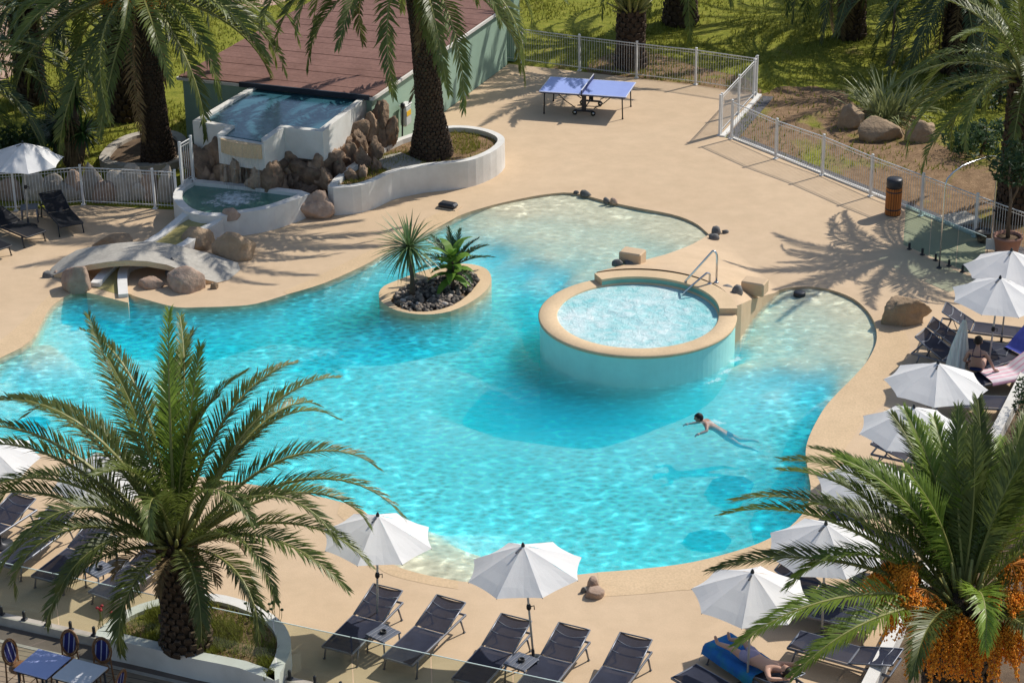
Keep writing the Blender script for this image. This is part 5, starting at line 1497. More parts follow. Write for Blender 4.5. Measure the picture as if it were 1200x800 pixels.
towel('towel', 'pink and white striped towel over a raised lounger beside the seated woman', (1192, 414), (1134, 444), 32, 'pinktowel', -.55, 1.0, .42)
towel('towel', 'ink blue towel over the raised back of a lounger behind the woman', (1188, 388), (1146, 424), 40, 'bluetowel2', .1, 1.02, .36)
towel('towel', 'royal blue and green towel under the sunbather at lower right', (930, 796), (842, 748), 14, 'bluetowel', -1.25, .35, .52)

# ------------------------------------------------------------------ side tables with ashtrays
ST = []
def side_table(label, px_, py_, rz):
    if not ST:
        t = thing('side_table', 'x', 'side table'); ST.append(t)
        mb = MB(); 
        for k in range(5): mb.box((0, (k - 2) * .09, .40), (.46, .082, .022), bev=.005)
        mb.box((.215, 0, .383), (.03, .46, .02)); mb.box((-.215, 0, .383), (.03, .46, .02)); mb.build('tabletop', MT['alu'], t)
        for x in (-.2, .2):
            for y in (-.2, .2): m2 = MB(); m2.tube([(x, y, .38), (x * 1.06, y * 1.06, .005)], .018, 6); m2.build('leg', MT['alu'], t)
    else: t = copy_tree(ST[0])
    p = at(px_, py_, .41); t.location = (p.x, p.y, 0); t.rotation_euler = (0, 0, R(rz)); tag(t, label, 'side table', 'small slatted side tables'); return p
ASH = []
def ashtray(label, p):
    if not ASH:
        mb = MB(); mb.lathe([(.05, 0), (.065, .01), (.062, .045), (.05, .045), (.045, .02), (.01, .018)], 16); o = mb.build('ashtray', MT['black']); ASH.append(o)
    else: o = ASH[0].copy(); col.objects.link(o)
    o.location = (p.x, p.y, .412); tag(o, label, 'ashtray', 'ashtrays on the side tables')
ashtray('black ashtray on the side table under the frond-covered parasol', side_table('slatted side table between the two leftmost loungers of the near row', 449, 739, 50))
ashtray('black ashtray on the side table under the parasol nearest the camera', side_table('slatted side table at the pole of the parasol nearest the camera', 611, 772, 55))
ashtray('black ashtray on the side table left of the low palm', side_table('slatted side table between two loungers left of the low palm', 117, 664, 48))
ashtray('black ashtray on the side table beside the orange dates', side_table('slatted side table among the fronds beside the orange dates', 1042, 667, -20))
side_table('dark side table at the pole of the shaded parasol by the left fence', 34, 240, 10)

# ------------------------------------------------------------------ table tennis table
c_ = (at(631.9, 103.5, .76) + at(745, 96, .76)) / 2; tt = thing('table_tennis_table', 'outdoor table tennis table with a pale blue top on the far deck', 'table tennis table', (c_.x, c_.y, 0), R(-15.0))
MT['topline'] = pmat('white_line', (.78, .78, .78), (.74, .74, .74), 5, .4)
for s_ in (-1, 1):
    mb = MB(); mb.box((s_ * .6875, 0, .745), (1.365, 1.525, .025), bev=.004); o = mb.build('tabletop', MT['tableblue'], tt)
    m2 = MB()
    for y in (-.752, .752): m2.box((s_ * .6875, y, .7585), (1.36, .02, .003))
    m2.box((s_ * 1.36, 0, .7592), (.02, 1.52, .003)); m2.build('line', MT['topline'], o)
    m2 = MB()
    for y in (-.70, .70): m2.box((s_ * .6875, y, .71), (1.3, .03, .045))
    m2.box((s_ * 1.28, 0, .705), (.03, 1.4, .04)); m2.build('apron', MT['darkmetal'], tt)
    for y in (-.62, .62):
        m2 = MB(); m2.tube([(s_ * 1.22, y, .70), (s_ * 1.24, y, .01)], .022, 6); m2.lathe([(.03, 0), (.03, .03)], 8, (s_ * 1.24, y, 0)); m2.build('leg', MT['black'], tt)
    m2 = MB(); m2.tube([(s_ * .9, -.45, .68), (s_ * .62, -.45, .42), (s_ * .30, -.45, .22)], .016, 6); m2.tube([(s_ * .9, .45, .68), (s_ * .62, .45, .42), (s_ * .30, .45, .22)], .016, 6); m2.build('stay', MT['black'], tt)
for y in (-.5, .5):
    m2 = MB(); m2.box((0, y, .14), (.62, .05, .06), bev=.01); m2.box((0, y, .42), (.14, .045, .52), bev=.01); m2.build('undercarriage', MT['darkmetal'], tt)
    for x in (-.29, .29):
        m2 = MB(); m2.tube([(x, y - .025, .075), (x, y + .025, .075)], .075, 16); o = m2.build('wheel', MT['tyre'], tt)
        m3 = MB(); m3.tube([(x, y - .028, .075), (x, y + .028, .075)], .04, 12); m3.build('hub', MT['steel'], o)
m2 = MB(); m2.tube([(0, -.5, .2), (0, .5, .2)], .02, 6); m2.tube([(0, -.5, .6), (0, .5, .6)], .02, 6); m2.build('crossbar', MT['darkmetal'], tt)
m2 = MB(); m2.box((0, 0, .835), (.012, 1.72, .135)); m2.box((0, 0, .905), (.018, 1.74, .015), mi=1)
m2.tube([(0, -.87, .72), (0, -.87, .915)], .016, 8, 2); m2.tube([(0, .87, .72), (0, .87, .915)], .016, 8, 2); m2.build('net', [MT['net'], MT['topline'], MT['black']], tt)

# ------------------------------------------------------------------ litter bin, pots, shower arch
p = at(1046, 249, 0); t = thing('litter_bin', 'round orange wooden litter bin with a dark lid beside the right fence', 'litter bin', (p.x, p.y, 0))
mb = MB(); mb.lathe([(.19, .03), (.195, .1), (.195, .8), (.18, .82)], 20); mb.build('liner', MT['black'], t)
mb = MB()
for k in range(20):
    a_ = 2 * math.pi * k / 20; mb.box((.205 * math.cos(a_), .205 * math.sin(a_), .40), (.022, .052, .76), a_, bev=.005)
mb.build('slats', MT['wood'], t)
mb = MB(); mb.lathe([(.17, .79), (.215, .80), (.22, .86), (.22, 1.0), (.20, 1.03), (.05, 1.05)], 20); mb.build('lid', MT['darkmetal'], t)
for z in (.16, .66):
    mb = MB(); mb.lathe([(.218, z), (.222, z + .01), (.222, z + .03), (.218, z + .04)], 20, cap=False); mb.build('band', MT['darkmetal'], t)
mb = MB(); mb.lathe([(.2, 0), (.2, .03)], 16); mb.build('base', MT['black'], t)

def pot_mb(r, h):
    mb = MB(); mb.lathe([(r * .7, 0), (r * .86, h * .5), (r * .97, h * .88), (r * 1.05, h * .9), (r * 1.05, h), (r * .92, h), (r * .9, h * .86), (.02, h * .85)], 24); return mb
p = at(1179, 300, 0); t = thing('flower_pot', 'large terracotta pot with a small tree at the right fence', 'plant pot', (p.x, p.y, 0))
pot_mb(.36, .62).build('pot', MT['terracotta'], t); mb = MB(); mb.lathe([(.32, .5), (.32, .545), (.01, .56)], 20); mb.build('soil', MT['soil'], t)
tr = thing('small_tree', 'small tree with a thin forked trunk growing in the terracotta pot', 'tree', (p.x, p.y, .54))
mb = MB(); mb.tube([(0, 0, 0), (-.02, .02, .5), (.0, .0, 1.0), (-.05, 0, 1.35)], [.06, .05, .045, .035], 8); mb.tube([(0, 0, 1.0), (.14, .03, 1.3), (.2, .05, 1.7)], [.035, .03, .02], 6); mb.tube([(-.05, 0, 1.3), (-.12, .02, 1.7), (-.08, .05, 2.0)], [.035, .028, .02], 6); mb.build('trunk', MT['bark'], tr)
def foliage(c, rad, n, size, rg, thr=-.05, sc=1.6):
    vs = []; fs = []; k = 0; g = 0
    while g < n:
        d = Vector((rg.gauss(0, 1), rg.gauss(0, 1), rg.gauss(0, 1))).normalized() * rg.random() ** .4
        p_ = Vector((d.x * rad[0], d.y * rad[1], d.z * rad[2])) + Vector(c)
        g += .25
        if noise.noise(p_ * sc) < thr: continue
        g += .75
        u_ = Vector((rg.gauss(0, 1), rg.gauss(0, 1), rg.gauss(0, 1))).normalized(); v2 = u_.orthogonal().normalized(); s_ = size * rg.uniform(.6, 1.3); k = len(vs)
        vs += [p_ - u_ * s_, p_ - v2 * s_ * .35, p_ + u_ * s_, p_ + v2 * s_ * .35]; fs.append((k, k + 1, k + 2, k + 3))
    return vs, fs
rg = random.Random(6)
mb = MB(); mb.add(*foliage((.05, .05, 2.05), (.75, .75, .6), 900, .09, rg)); mb.build('crown', MT['hedge'], tr)
p = at(1153, 281, 0); t = thing('black_pot', 'empty low black pot beside the terracotta pot', 'plant pot', (p.x, p.y, 0)); pot_mb(.24, .3).build('pot', MT['black'], t)
mb = MB(); mb.lathe([(.2, .24), (.2, .255)], 16); mb.build('soil', MT['soil'], t)
p = at(1161, 297, 0); t = thing('notice_board', 'small blank white board standing before the terracotta pot', 'sign', (p.x, p.y, 0), R(-20))
mb = MB(); mb.box((0, 0, .30), (.30, .03, .30), bev=.006); mb.build('panel', MT['postwhite'], t); mb = MB(); mb.tube([(-.1, 0, 0), (-.1, 0, .2)], .012, 5); mb.tube([(.1, 0, 0), (.1, 0, .2)], .012, 5); mb.build('leg', MT['darkmetal'], t)
p = at(1124, 256, -.03); mb = MB(); mb.box((0, 0, .03), (.95, .8, .08), R(25), bev=.02); o = mb.build('stone_slab', MT['bridge']); o.location = p; tag(o, 'grey flat slab on the ground beyond the right fence', 'slab')
# arch of bent pipe
b0, b1 = at(1100.5, 312, 0), at(1161, 287, 0); t = thing('shower_arch', 'thin white bent pipe arch standing at the sea-green glass', 'shower', b0)
dv = b1 - b0; pts = [Vector((0, 0, 0)), Vector((0, 0, 1.2)), Vector((0, 0, 2.25)), Vector((0, 0, 2.4)) + dv * .03, Vector((0, 0, 2.52)) + dv * .14]
pts += [Vector((0, 0, 2.55 + .06 * math.sin(math.pi * f))) + dv * f for f in (.3, .5, .7, .85)] + [Vector((0, 0, 2.50)) + dv * .97, Vector((0, 0, 2.4)) + dv, Vector((0, 0, 1.0)) + dv, dv]
mb = MB(); mb.tube(pts, .022, 8); mb.build('pipe', MT['steel'], t)
mb = MB(); mb.tube([dv + Vector((0, -.03, 1.02)), dv + Vector((0, -.12, 1.05))], .03, 8); mb.build('tap', MT['darkmetal'], t)
mb = MB(); mb.lathe([(.07, 0), (.07, .02), (.03, .04)], 12); mb.lathe([(.07, 0), (.07, .02), (.03, .04)], 12, dv); mb.build('foot_plate', MT['darkmetal'], t)
# thin dark post on the lawn
p = at(1043.5, 74, -.03); t = thing('garden_post', 'thin dark post standing on the lawn behind the flax plant', 'post', p)
mb = MB(); mb.tube([(0, 0, 0), (.02, 0, 1.0), (.03, 0, 2.1)], [.045, .04, .035], 7); mb.build('pole', MT['bark'], t); mb = MB(); mb.lathe([(.16, 0), (.14, .10), (.05, .16)], 10); mb.build('base', MT['soil'], t)

# ------------------------------------------------------------------ dining set on the terrace
def table2(label, c0, c1, c2, c3, mat):
    ps = [at(x, y, .75) for x, y in (c0, c1, c2, c3)]; c = sum(ps, Vector()) / 4; d = ps[1] - ps[0]; a_ = math.atan2(d.y, d.x)
    t = thing('dining_table', label, 'table', (c.x, c.y, 0), a_, 'dining tables on the terrace')
    L_, W_ = (ps[1] - ps[0]).length, (ps[3] - ps[0]).length
    mb = MB(); mb.box((0, 0, .735), (L_ - .015, W_, .03), bev=.006); o = mb.build('tabletop', MT[mat], t)
    m2 = MB(); m2.box((0, 0, .70), (L_ - .06, W_ - .05, .035)); m2.build('apron', MT['darkmetal'], t)
    for x in (-1, 1):
        for y in (-1, 1): m2 = MB(); m2.tube([(x * (L_ / 2 - .06), y * (W_ / 2 - .06), .69), (x * (L_ / 2 - .05), y * (W_ / 2 - .05), 0.012)], .02, 6); m2.build('leg', MT['darkmetal'], t)
    return t
MT['tableperiwinkle'] = pmat('periwinkle_tabletop', (.42, .47, .74), (.36, .41, .68), 3, .4)  # even periwinkle blue for the left tabletop
table2('blue-tinted dining table top at the left of the terrace pair', (44, 758), (83, 768.5), (57, 790.5), (14, 782.5), 'tableperiwinkle')
table2('white dining table at the right of the terrace pair', (84, 769), (125, 780), (109, 800), (57.5, 791), 'tablewhite')
CHAIR = []
def bistro_chair(label, px_, py_, rz):
    """px_, py_: centre of the oval back; rz: direction the chair faces"""
    if not CHAIR:
        t = thing('bistro_chair', 'x', 'chair'); CHAIR.append(t)
        mb = MB(); mb.lathe([(.2, .43), (.215, .445), (.21, .465), (.05, .46)], 20); mb.build('seat', MT['rattan'], t)
        K = 24; ov = [(-.205 - .045 * math.sin(2 * math.pi * k / K), .19 * math.cos(2 * math.pi * k / K), .72 + .23 * math.sin(2 * math.pi * k / K)) for k in range(K + 1)]
        mb = MB(); mb.tube(ov, .018, 7); ov2 = [(x + .004, y * .82, .72 + (z - .72) * .86) for x, y, z in ov]; mb.tube(ov2, .012, 6)
        mb.tube([(-.185, .17, .60), (-.19, .185, .3), (-.215, .19, 0)], .016, 6); mb.tube([(-.185, -.17, .60), (-.19, -.185, .3), (-.215, -.19, 0)], .016, 6); mb.build('back_frame', MT['rattan'], t)
        mb = MB(); vs = []; fs = []
        vs = [(-.203, 0, .72)] + [(x + .002, y * .95, .72 + (z - .72) * .95) for x, y, z in ov2[:-1]]; fs = [(0, 1 + k, 1 + (k + 1) % K) for k in range(K)]
        mb.add(vs, fs, 0); o = mb.build('back_panel', None or MT['navyback'], t)
        for y in (-.15, .15): m2 = MB(); m2.tube([(.15, y, .44), (.17, y * 1.1, .22), (.185, y * 1.15, 0)], .015, 6); m2.build('leg', MT['rattan'], t)
        m2 = MB(); m2.tube([(.17, -.165, .18), (-.2, -.188, .2), (-.2, .188, .2), (.17, .165, .18), (.17, -.165, .18)], .008, 5); m2.build('stretcher', MT['rattan'], t)
    else: t = copy_tree(CHAIR[0])
    c = at(px_, py_, .72); a_ = R(rz); t.location = (c.x + .205 * math.cos(a_), c.y + .205 * math.sin(a_), 0.012); t.rotation_euler = (0, 0, a_)
    return tag(t, label, 'chair', 'rattan chairs round the terrace tables')
MT['navyback'] = stripes('navy_white_back', (.020, .022, .12), (.32, .33, .44), 1, 9, .8)
bistro_chair('rattan chair with a navy striped back behind the middle of the terrace tables', 81.5, 751, -118)
bistro_chair('rattan chair with a navy striped back behind the right end of the terrace tables', 119.5, 760, -112)
bistro_chair('rattan chair with a tilted navy back at the left end of the terrace tables', 11.5, 762, -25)
bistro_chair('rattan chair seen side-on at the bottom edge right of the terrace tables', 141, 797, 160)
# slate edge of a menu stand at the bottom
p = at(322, 803, .2); mb = MB(); mb.box((0, 0, .05), (.6, .35, .12), R(-18), bev=.01); o = mb.build('slate_box', MT['navycloth']); o.location = (p.x, p.y, .02); tag(o, 'dark box at the bottom edge before the low kerb wall', 'box')

# ------------------------------------------------------------------ hedge right of the boundary wall
rg = random.Random(12)
for k, (x, y, lb_) in enumerate([(1240, 485, 'dense dark hedge shrub right of the white wall, farther one'), (1232, 580, 'dense dark hedge shrub right of the white wall, nearer one')]):
    p = at(x, y, .6); t = thing('hedge_shrub', lb_, 'shrub', (p.x, p.y, .1), 0, 'hedge shrubs right of the white wall')
    mb = MB(); mb.add(*foliage((0, 0, .75), (.95, 1.3, .85), 4200, .06, rg, -.12, 2.2)); mb.build('foliage', MT['hedge'], t)
    mb = MB(); mb.tube([(0, 0, 0), (.05, 0, .5), (0, .05, 1.0)], .06, 6); mb.build('trunk', MT['bark'], t)
# flowers in the near planter
rg = random.Random(31)
MT['redflower'] = pmat('red_petals', (.45, .04, .05), (.3, .02, .03), 9, .6)
for k, (x, y, l) in enumerate([(123, 722, 'red flowers on thin stems at the left tip of the near planter'), (296, 707, 'small leafy sprig on the rim of the near planter'), (318, 716, 'second small leafy sprig on the rim of the near planter')]):
    p = at(x, y + 12, NZ - .05); t = thing('flower', l, 'flower', p); mb = MB(); m2 = MB()
    for j in range(7):
        a_ = rg.uniform(0, 6.28); q = Vector((rg.uniform(-.15, .15), rg.uniform(-.08, .08), 0)); tip = q + Vector((.08 * math.cos(a_), .08 * math.sin(a_), rg.uniform(.25, .45)))
        mb.tube([q, q.lerp(tip, .5) + Vector((.02, 0, 0)), tip], .006, 4); m2.lathe([(.004, -.02), (.035, 0), (.03, .02), (.005, .03)], 6, tip)
    mb.build('stem', MT['grassblade'], t); m2.build('blossom' if k == 0 else 'leaf', MT['redflower'] if k == 0 else MT['hedge'], t)
# ------------------------------------------------------------------ palms in place
rg = random.Random(77)
# low palm in the near planter, every leaf placed by direction
rg = random.Random(41); b0 = at(219, 756, NZ - .09); t = thing('date_palm', 'low broad date palm with a thick scaly trunk in the near planter', 'palm tree', b0)
H1 = 2.12
trunk_mb(H1, .37, .29, 17, 14, rg, (-.05, .05), 1.15, .065).build('trunk', [MT['barkscale'], MT['barkcut'], MT['rachis']], t)
top = Vector((-.05, .05, H1))
F1 = [(92, 82, 34, 3.9), (70, 74, 52, 3.7), (118, 76, 46, 3.9), (30, 54, 66, 4.2), (12, 46, 84, 4.0), (-8, 38, 78, 4.3), (-32, 28, 66, 3.9), (-50, 14, 84, 2.9), (-72, 14, 92, 2.5), (-112, 2, 82, 2.4),
      (-148, 34, 104, 3.3), (187, 36, 76, 4.2), (176, 44, 72, 4.3), (166, 48, 70, 4.5), (152, 54, 84, 4.1), (142, 60, 72, 4.3), (130, 62, 60, 4.4), (108, 70, 44, 4.2), (48, 64, 66, 3.9), (80, 86, 26, 3.4), (140, 80, 30, 3.3), (20, 78, 50, 3.2),
      (200, 28, 92, 3.4), (2, 30, 86, 3.6), (-20, 46, 92, 3.7), (220, 52, 96, 3.3), (-90, 66, 100, 2.6), (-40, 62, 100, 2.9), (60, 46, 74, 4.0), (100, 54, 70, 4.1), (160, 30, 80, 3.7), (125, 42, 78, 4.0), (75, 38, 84, 3.8), (-125, 40, 100, 2.8), (240, 70, 60, 2.8), (0, 84, 40, 2.8)]
F1 = F1[:31] + [F1[33], F1[34], F1[35]] + [(195, 46, 84, 3.9), (38, 44, 76, 4.0), (-16, 22, 60, 3.6), (162, 62, 66, 4.0), (-55, 36, 92, 3.2), (-130, 20, 84, 2.9)]
for i, (az, e0, dr, L) in enumerate(F1):
    frond_to(t, top, 'near', az + rg.uniform(-3, 3), e0 + 5, dr * 1.25, L * 1.03, rg, 112, .47, .029, rg.uniform(-.08, .08), ('frondyoung' if i in (19, 0, 29) else 'frond', 'rachis'), .24 if e0 < 60 else .1, rg.uniform(-14, 14), pw=2.0, zoff=.12 if e0 > 60 else 0)
for i in range(7):
    frond_to(t, top + Vector((0, 0, -.1)), 'dead', i * 51 + 8, 25, 100, 1.0, rg, 26, .3, .03, 0, ('dead', 'dead'), .36)
# large palm at the lower right with dates
rg = random.Random(52); c_ = at(1130, 700, 3.6); b0 = Vector((c_.x, c_.y, .1)); t = thing('date_palm', 'large date palm with bright orange date bunches at the lower right', 'palm tree', b0)
H2 = 3.5
trunk_mb(H2, .50, .46, 24, 15, rg, (0, 0), 1.15, .075).build('trunk', [MT['barkscale'], MT['barkcut'], MT['rachis']], t)
top = Vector((0, 0, H2))
F2 = [(170, 38, 62, 4.5), (186, 32, 56, 4.6), (200, 26, 62, 4.6), (178, 50, 66, 4.6), (160, 52, 62, 4.3), (148, 56, 64, 4.2), (136, 60, 50, 4.0), (124, 66, 44, 4.0), (110, 70, 40, 4.0), (96, 76, 32, 4.0), (82, 74, 38, 4.0), (66, 70, 44, 4.0), (50, 64, 56, 4.2), (34, 56, 66, 4.2), (16, 48, 70, 4.2), (-4, 40, 70, 4.2),
      (212, 20, 58, 3.9), (238, 24, 70, 2.6), (268, 56, 128, 2.5), (-62, 20, 70, 2.6), (104, 56, 56, 4.0), (88, 50, 60, 3.8), (120, 46, 68, 3.9), (140, 40, 76, 3.8), (70, 52, 62, 3.9), (100, 84, 20, 3.4), (150, 80, 30, 3.2), (30, 78, 36, 3.2), (194, 46, 90, 3.6), (-20, 60, 80, 3.4), (115, 78, 26, 3.6), (172, 62, 74, 4.2), (155, 66, 52, 4.0), (130, 70, 60, 3.8), (90, 64, 50, 3.9), (60, 72, 58, 3.8), (42, 48, 70, 4.1), (76, 82, 30, 3.8)]
for i, (az, e0, dr, L) in enumerate(F2):
    L *= (.74 if e0 > 58 else .80) if 45 < az < 165 else .88
    frond_to(t, top, 'near', az + rg.uniform(-3, 3), e0, dr, L, rg, 118, .49, .029, rg.uniform(-.08, .08), ('frondyoung' if i % 2 == 0 or i == 18 else 'frond', 'rachis'), .22 if e0 < 60 else .1, rg.uniform(-14, 14), pw=1.8, zoff=.15 if e0 > 60 else 0)
for i, (dx, dy, dz, s_) in enumerate([(-.95, -.25, .75, 1.05), (-.85, -.60, .5, 1.2), (-1.05, .15, .55, .95), (-.30, -.70, .15, 1.2), (.55, -.60, .45, 1.1), (.75, -.25, .75, 1.1), (.95, .10, .65, 1.1), (.15, -.85, .05, 1.2), (.95, -.45, .25, 1.2), (.50, -.9, .05, 1.1), (-.55, -.9, .0, 1.1)]):
    date_cluster(t, top + Vector((dx * .85, dy * .85, dz)), s_ * .85, rg, 1900)

rg = random.Random(63)
palm('date_palm', 'tall date palm rising from the stone-rimmed planter behind the left fence', at(186, 187, .1), 5.0, .36, .27, 5.0, 44, 'mid', rg, (-.15, 0), classes=(1, 5), dates=5, dead=4, rows=46, per=20, d=.035, flare=1.4)
palm('date_palm', 'tall date palm with a slim upper trunk in the white planter beside the fountain', at(506, 180, PZ - .16), 5.7, .38, .25, 4.8, 42, 'mid', rg, (-.45, .1), classes=(1, 5), dates=3, dead=3, az0=.5, rows=56, per=20, d=.03, flare=1.6)
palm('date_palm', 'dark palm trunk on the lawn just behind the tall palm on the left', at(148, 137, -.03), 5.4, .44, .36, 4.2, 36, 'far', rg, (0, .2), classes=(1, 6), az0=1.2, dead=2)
palm('date_palm', 'short stout palm with pale leaf bases right behind the back fence', at(739, 77, -.03), 1.9, .44, .42, 4.0, 30, 'mid', rg, classes=(0, 1), az0=.3, per=11, rows=11)
palm('date_palm', 'thick palm trunk at the top edge on the sunny lawn', at(797, 26, -.03), 3.6, .52, .45, 4.2, 34, 'mid', rg, classes=(0, 5), az0=.8, per=12)
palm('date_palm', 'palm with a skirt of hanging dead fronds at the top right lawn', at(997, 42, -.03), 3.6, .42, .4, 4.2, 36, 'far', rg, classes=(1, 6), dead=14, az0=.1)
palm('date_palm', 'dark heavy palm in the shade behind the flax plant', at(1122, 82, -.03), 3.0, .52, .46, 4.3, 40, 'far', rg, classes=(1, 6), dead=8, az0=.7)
S_ = at(1062, 294, 0); zc = 4.0; g = S_ + Vector((SUN.x, SUN.y, 0)) / SUN.z * zc
palm('date_palm', 'date palm reaching in from the right edge beyond the fence', (g.x, g.y, -.03), zc - .1, .45, .4, 3.6, 42, 'mid', rg, classes=(0, 5), az0=.4)
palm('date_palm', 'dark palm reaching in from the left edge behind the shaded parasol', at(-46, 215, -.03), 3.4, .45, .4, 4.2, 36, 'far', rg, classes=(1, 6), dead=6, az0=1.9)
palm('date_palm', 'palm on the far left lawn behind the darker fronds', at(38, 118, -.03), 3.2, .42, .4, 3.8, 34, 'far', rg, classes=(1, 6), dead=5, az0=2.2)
palm('date_palm', 'palm at the top right corner with fronds hanging into the picture', at(1192, 62, -.03), 3.6, .45, .4, 4.2, 38, 'mid', rg, classes=(1, 6), az0=1.1)
palm('date_palm', 'palm beyond the top edge shading the lawn at the right', at(1075, -14, -.03), 4.4, .48, .42, 4.6, 36, 'far', rg, classes=(1, 6), az0=2.9)
# yucca clump behind the left fence
b0 = at(88, 197, -.03); t = thing('yucca', 'shaggy yucca with several sword-leaf heads left of the tall palm', 'plant', b0)
mb = MB(); heads = [(-.3, 0, 1.5), (.15, .1, 2.2), (.35, -.1, 1.2), (-.55, .2, 1.0)]
for h in heads: mb.tube([(0, 0, 0), (h[0] * .6, h[1] * .6, h[2] * .5), h], [.2, .16, .12], 8)
mb.build('trunk', MT['bark'], t)
for h in heads:
    mb = MB(); rosette(mb, h, 110, .75, .028, rg, -60, 85, .4); mb.build('leaf_head', MT['cycad'], t)
mb = MB()
for i in range(260):
    a_ = rg.uniform(0, 6.28); z = rg.uniform(.2, 1.7); blade(mb, (.16 * math.cos(a_), .16 * math.sin(a_), z), a_, R(rg.uniform(-80, -50)), rg.uniform(.4, .8), .025, .2, rg)
mb.build('dead_leaves', MT['dead'], t)
# dark understorey at the left edge and the top right
for k, (x, y, r_, n_, lb_) in enumerate([(20, 190, (1.3, .8, .7), 1800, 'low dark shrub behind the shaded parasol at the left'), (64, 178, (1.0, .7, .6), 1300, 'low dark shrub beside the yucca'), (1170, 120, (1.6, 1.2, .8), 2400, 'dark shrub under the palm at the right edge'),
                                    (1150, 178, (1.2, .9, .6), 1800, 'green shrub beyond the fence below the right palm fronds')]):
    p = at(x, y, -.03); t = thing('shrub', lb_, 'shrub', p, 0, 'shrubs on the lawn'); mb = MB(); mb.add(*foliage((0, 0, r_[2] * .8), r_, n_, .09, rg, -.1)); mb.build('foliage', MT['hedge'], t)
    mb = MB(); mb.tube([(0, 0, 0), (.1, 0, .4), (.05, .05, .8)], .05, 6); mb.build('stem', MT['bark'], t)

# ------------------------------------------------------------------ people
def figure(name, joints, edges, root, mat, parent, extra=None):
    names = list(joints); ix = {n: i for i, n in enumerate(names)}
    me = bpy.data.meshes.new(name); me.from_pydata([joints[n][0] for n in names], [(ix[a], ix[b]) for a, b in edges], []); me.update()
    o = bpy.data.objects.new(name, me); col.objects.link(o)
    sk = o.modifiers.new('skin', 'SKIN'); sk.use_smooth_shade = True
    sd = me.skin_vertices[0].data
    for n in names:
        r = joints[n][1]; sd[ix[n]].radius = r if isinstance(r, tuple) else (r, r); sd[ix[n]].use_root = (n == root)
    sb = o.modifiers.new('subsurf', 'SUBSURF'); sb.levels = 2; sb.render_levels = 2
    bpy.context.view_layer.update()
    dg = bpy.context.evaluated_depsgraph_get(); m2 = bpy.data.meshes.new_from_object(o.evaluated_get(dg))
    o.modifiers.clear(); o.data = m2; bpy.data.meshes.remove(me)
    if extra: extra(m2)
    m2.materials.clear(); m2.materials.append(MT[mat])
    m2.polygons.foreach_set('use_smooth', [True] * len(m2.polygons))
    o.parent = parent; m2.name = name
    return o
def head_geo(mb, c, fwd, up, r=.105):
    """skull, jaw, nose, ears"""
    f = Vector(fwd).normalized(); u = Vector(up); u = (u - f * u.dot(f)).normalized(); s_ = f.cross(u); c = Vector(c)
    M3 = Matrix((f, s_, u)).transposed().to_4x4(); M3.translation = c
    vs = []; fs = []; n, m_ = 18, 12
    for i in range(m_ + 1):
        ph_ = math.pi * i / m_
        for j in range(n):
            th = 2 * math.pi * j / n; x, y, z = math.sin(ph_) * math.cos(th), math.sin(ph_) * math.sin(th), math.cos(ph_)
            X = x * .98 * r; Y = y * .78 * r; Z = z * 1.15 * r
            if z < 0: Y *= 1 + .28 * z; X *= 1 + .10 * z
            if x > .75 and -.45 < z < .1: X += .22 * r * max(0, 1 - abs(y) * 4) * (1 - abs(z + .2) * 2)
            if x > .7 and .02 < z < .3 and .2 < abs(y) < .55: X -= .06 * r
            vs.append((X, Y, Z))
    for i in range(m_):
        for j in range(n): fs.append((i * n + j, i * n + (j + 1) % n, (i + 1) * n + (j + 1) % n, (i + 1) * n + j))
    mb.add(vs, fs, 0, True, M3)
    for sg in (-1, 1): mb.lathe([(.1 * r, -.25 * r), (.25 * r, 0), (.1 * r, .25 * r)], 8, (-.05 * r, sg * .8 * r, -.05 * r), 0, True, M3)
    return M3
def hair_geo(mb, M3, r=.105, back=1.0):
    vs = []; fs = []; n, m_ = 18, 10
    for i in range(m_ + 1):
        ph_ = math.pi * .62 * i / m_
        for j in range(n):
            th = 2 * math.pi * j / n; x, y, z = math.sin(ph_) * math.cos(th), math.sin(ph_) * math.sin(th), math.cos(ph_)
            if x > .35 and z < .55: z2 = .55 + (z - .55) * .1; 
            else: z2 = z
            k = 1.10 + .04 * noise.noise((x * 6, y * 6, z * 6)); vs.append((x * .98 * r * k - .01, y * .80 * r * k, z2 * 1.15 * r * k))
    for i in range(m_):
        for j in range(n): fs.append((i * n + j, i * n + (j + 1) % n, (i + 1) * n + (j + 1) % n, (i + 1) * n + j))
    mb.add(vs, fs, 0, True, M3)
def hand_geo(mb, w_, d, nrm, s_=1.0):
    """palm, four fingers and a thumb; d = pointing direction, nrm = back of the hand"""
    d = Vector(d).normalized(); nrm = Vector(nrm); nrm = (nrm - d * nrm.dot(d)).normalized(); sd = d.cross(nrm); w_ = Vector(w_)
    mb.tube([w_, w_ + d * .04 * s_, w_ + d * .085 * s_], [.026 * s_, .036 * s_, .030 * s_], 8)
    for k, (o, L) in enumerate([(-.028, .068), (-.010, .078), (.009, .074), (.027, .058)]):
        b_ = w_ + d * .075 * s_ + sd * o * s_; mb.tube([b_, b_ + d * L * .5 * s_ - nrm * .006, b_ + d * L * .85 * s_ - nrm * .022, b_ + d * L * s_ - nrm * .032], [.0095, .009, .008, .006], 6)
    b_ = w_ + d * .025 * s_ - sd * .024 * s_; mb.tube([b_, b_ + (d * .6 - sd * .8) * .035 * s_, b_ + (d - sd * .6) * .062 * s_], [.012, .010, .007], 6)

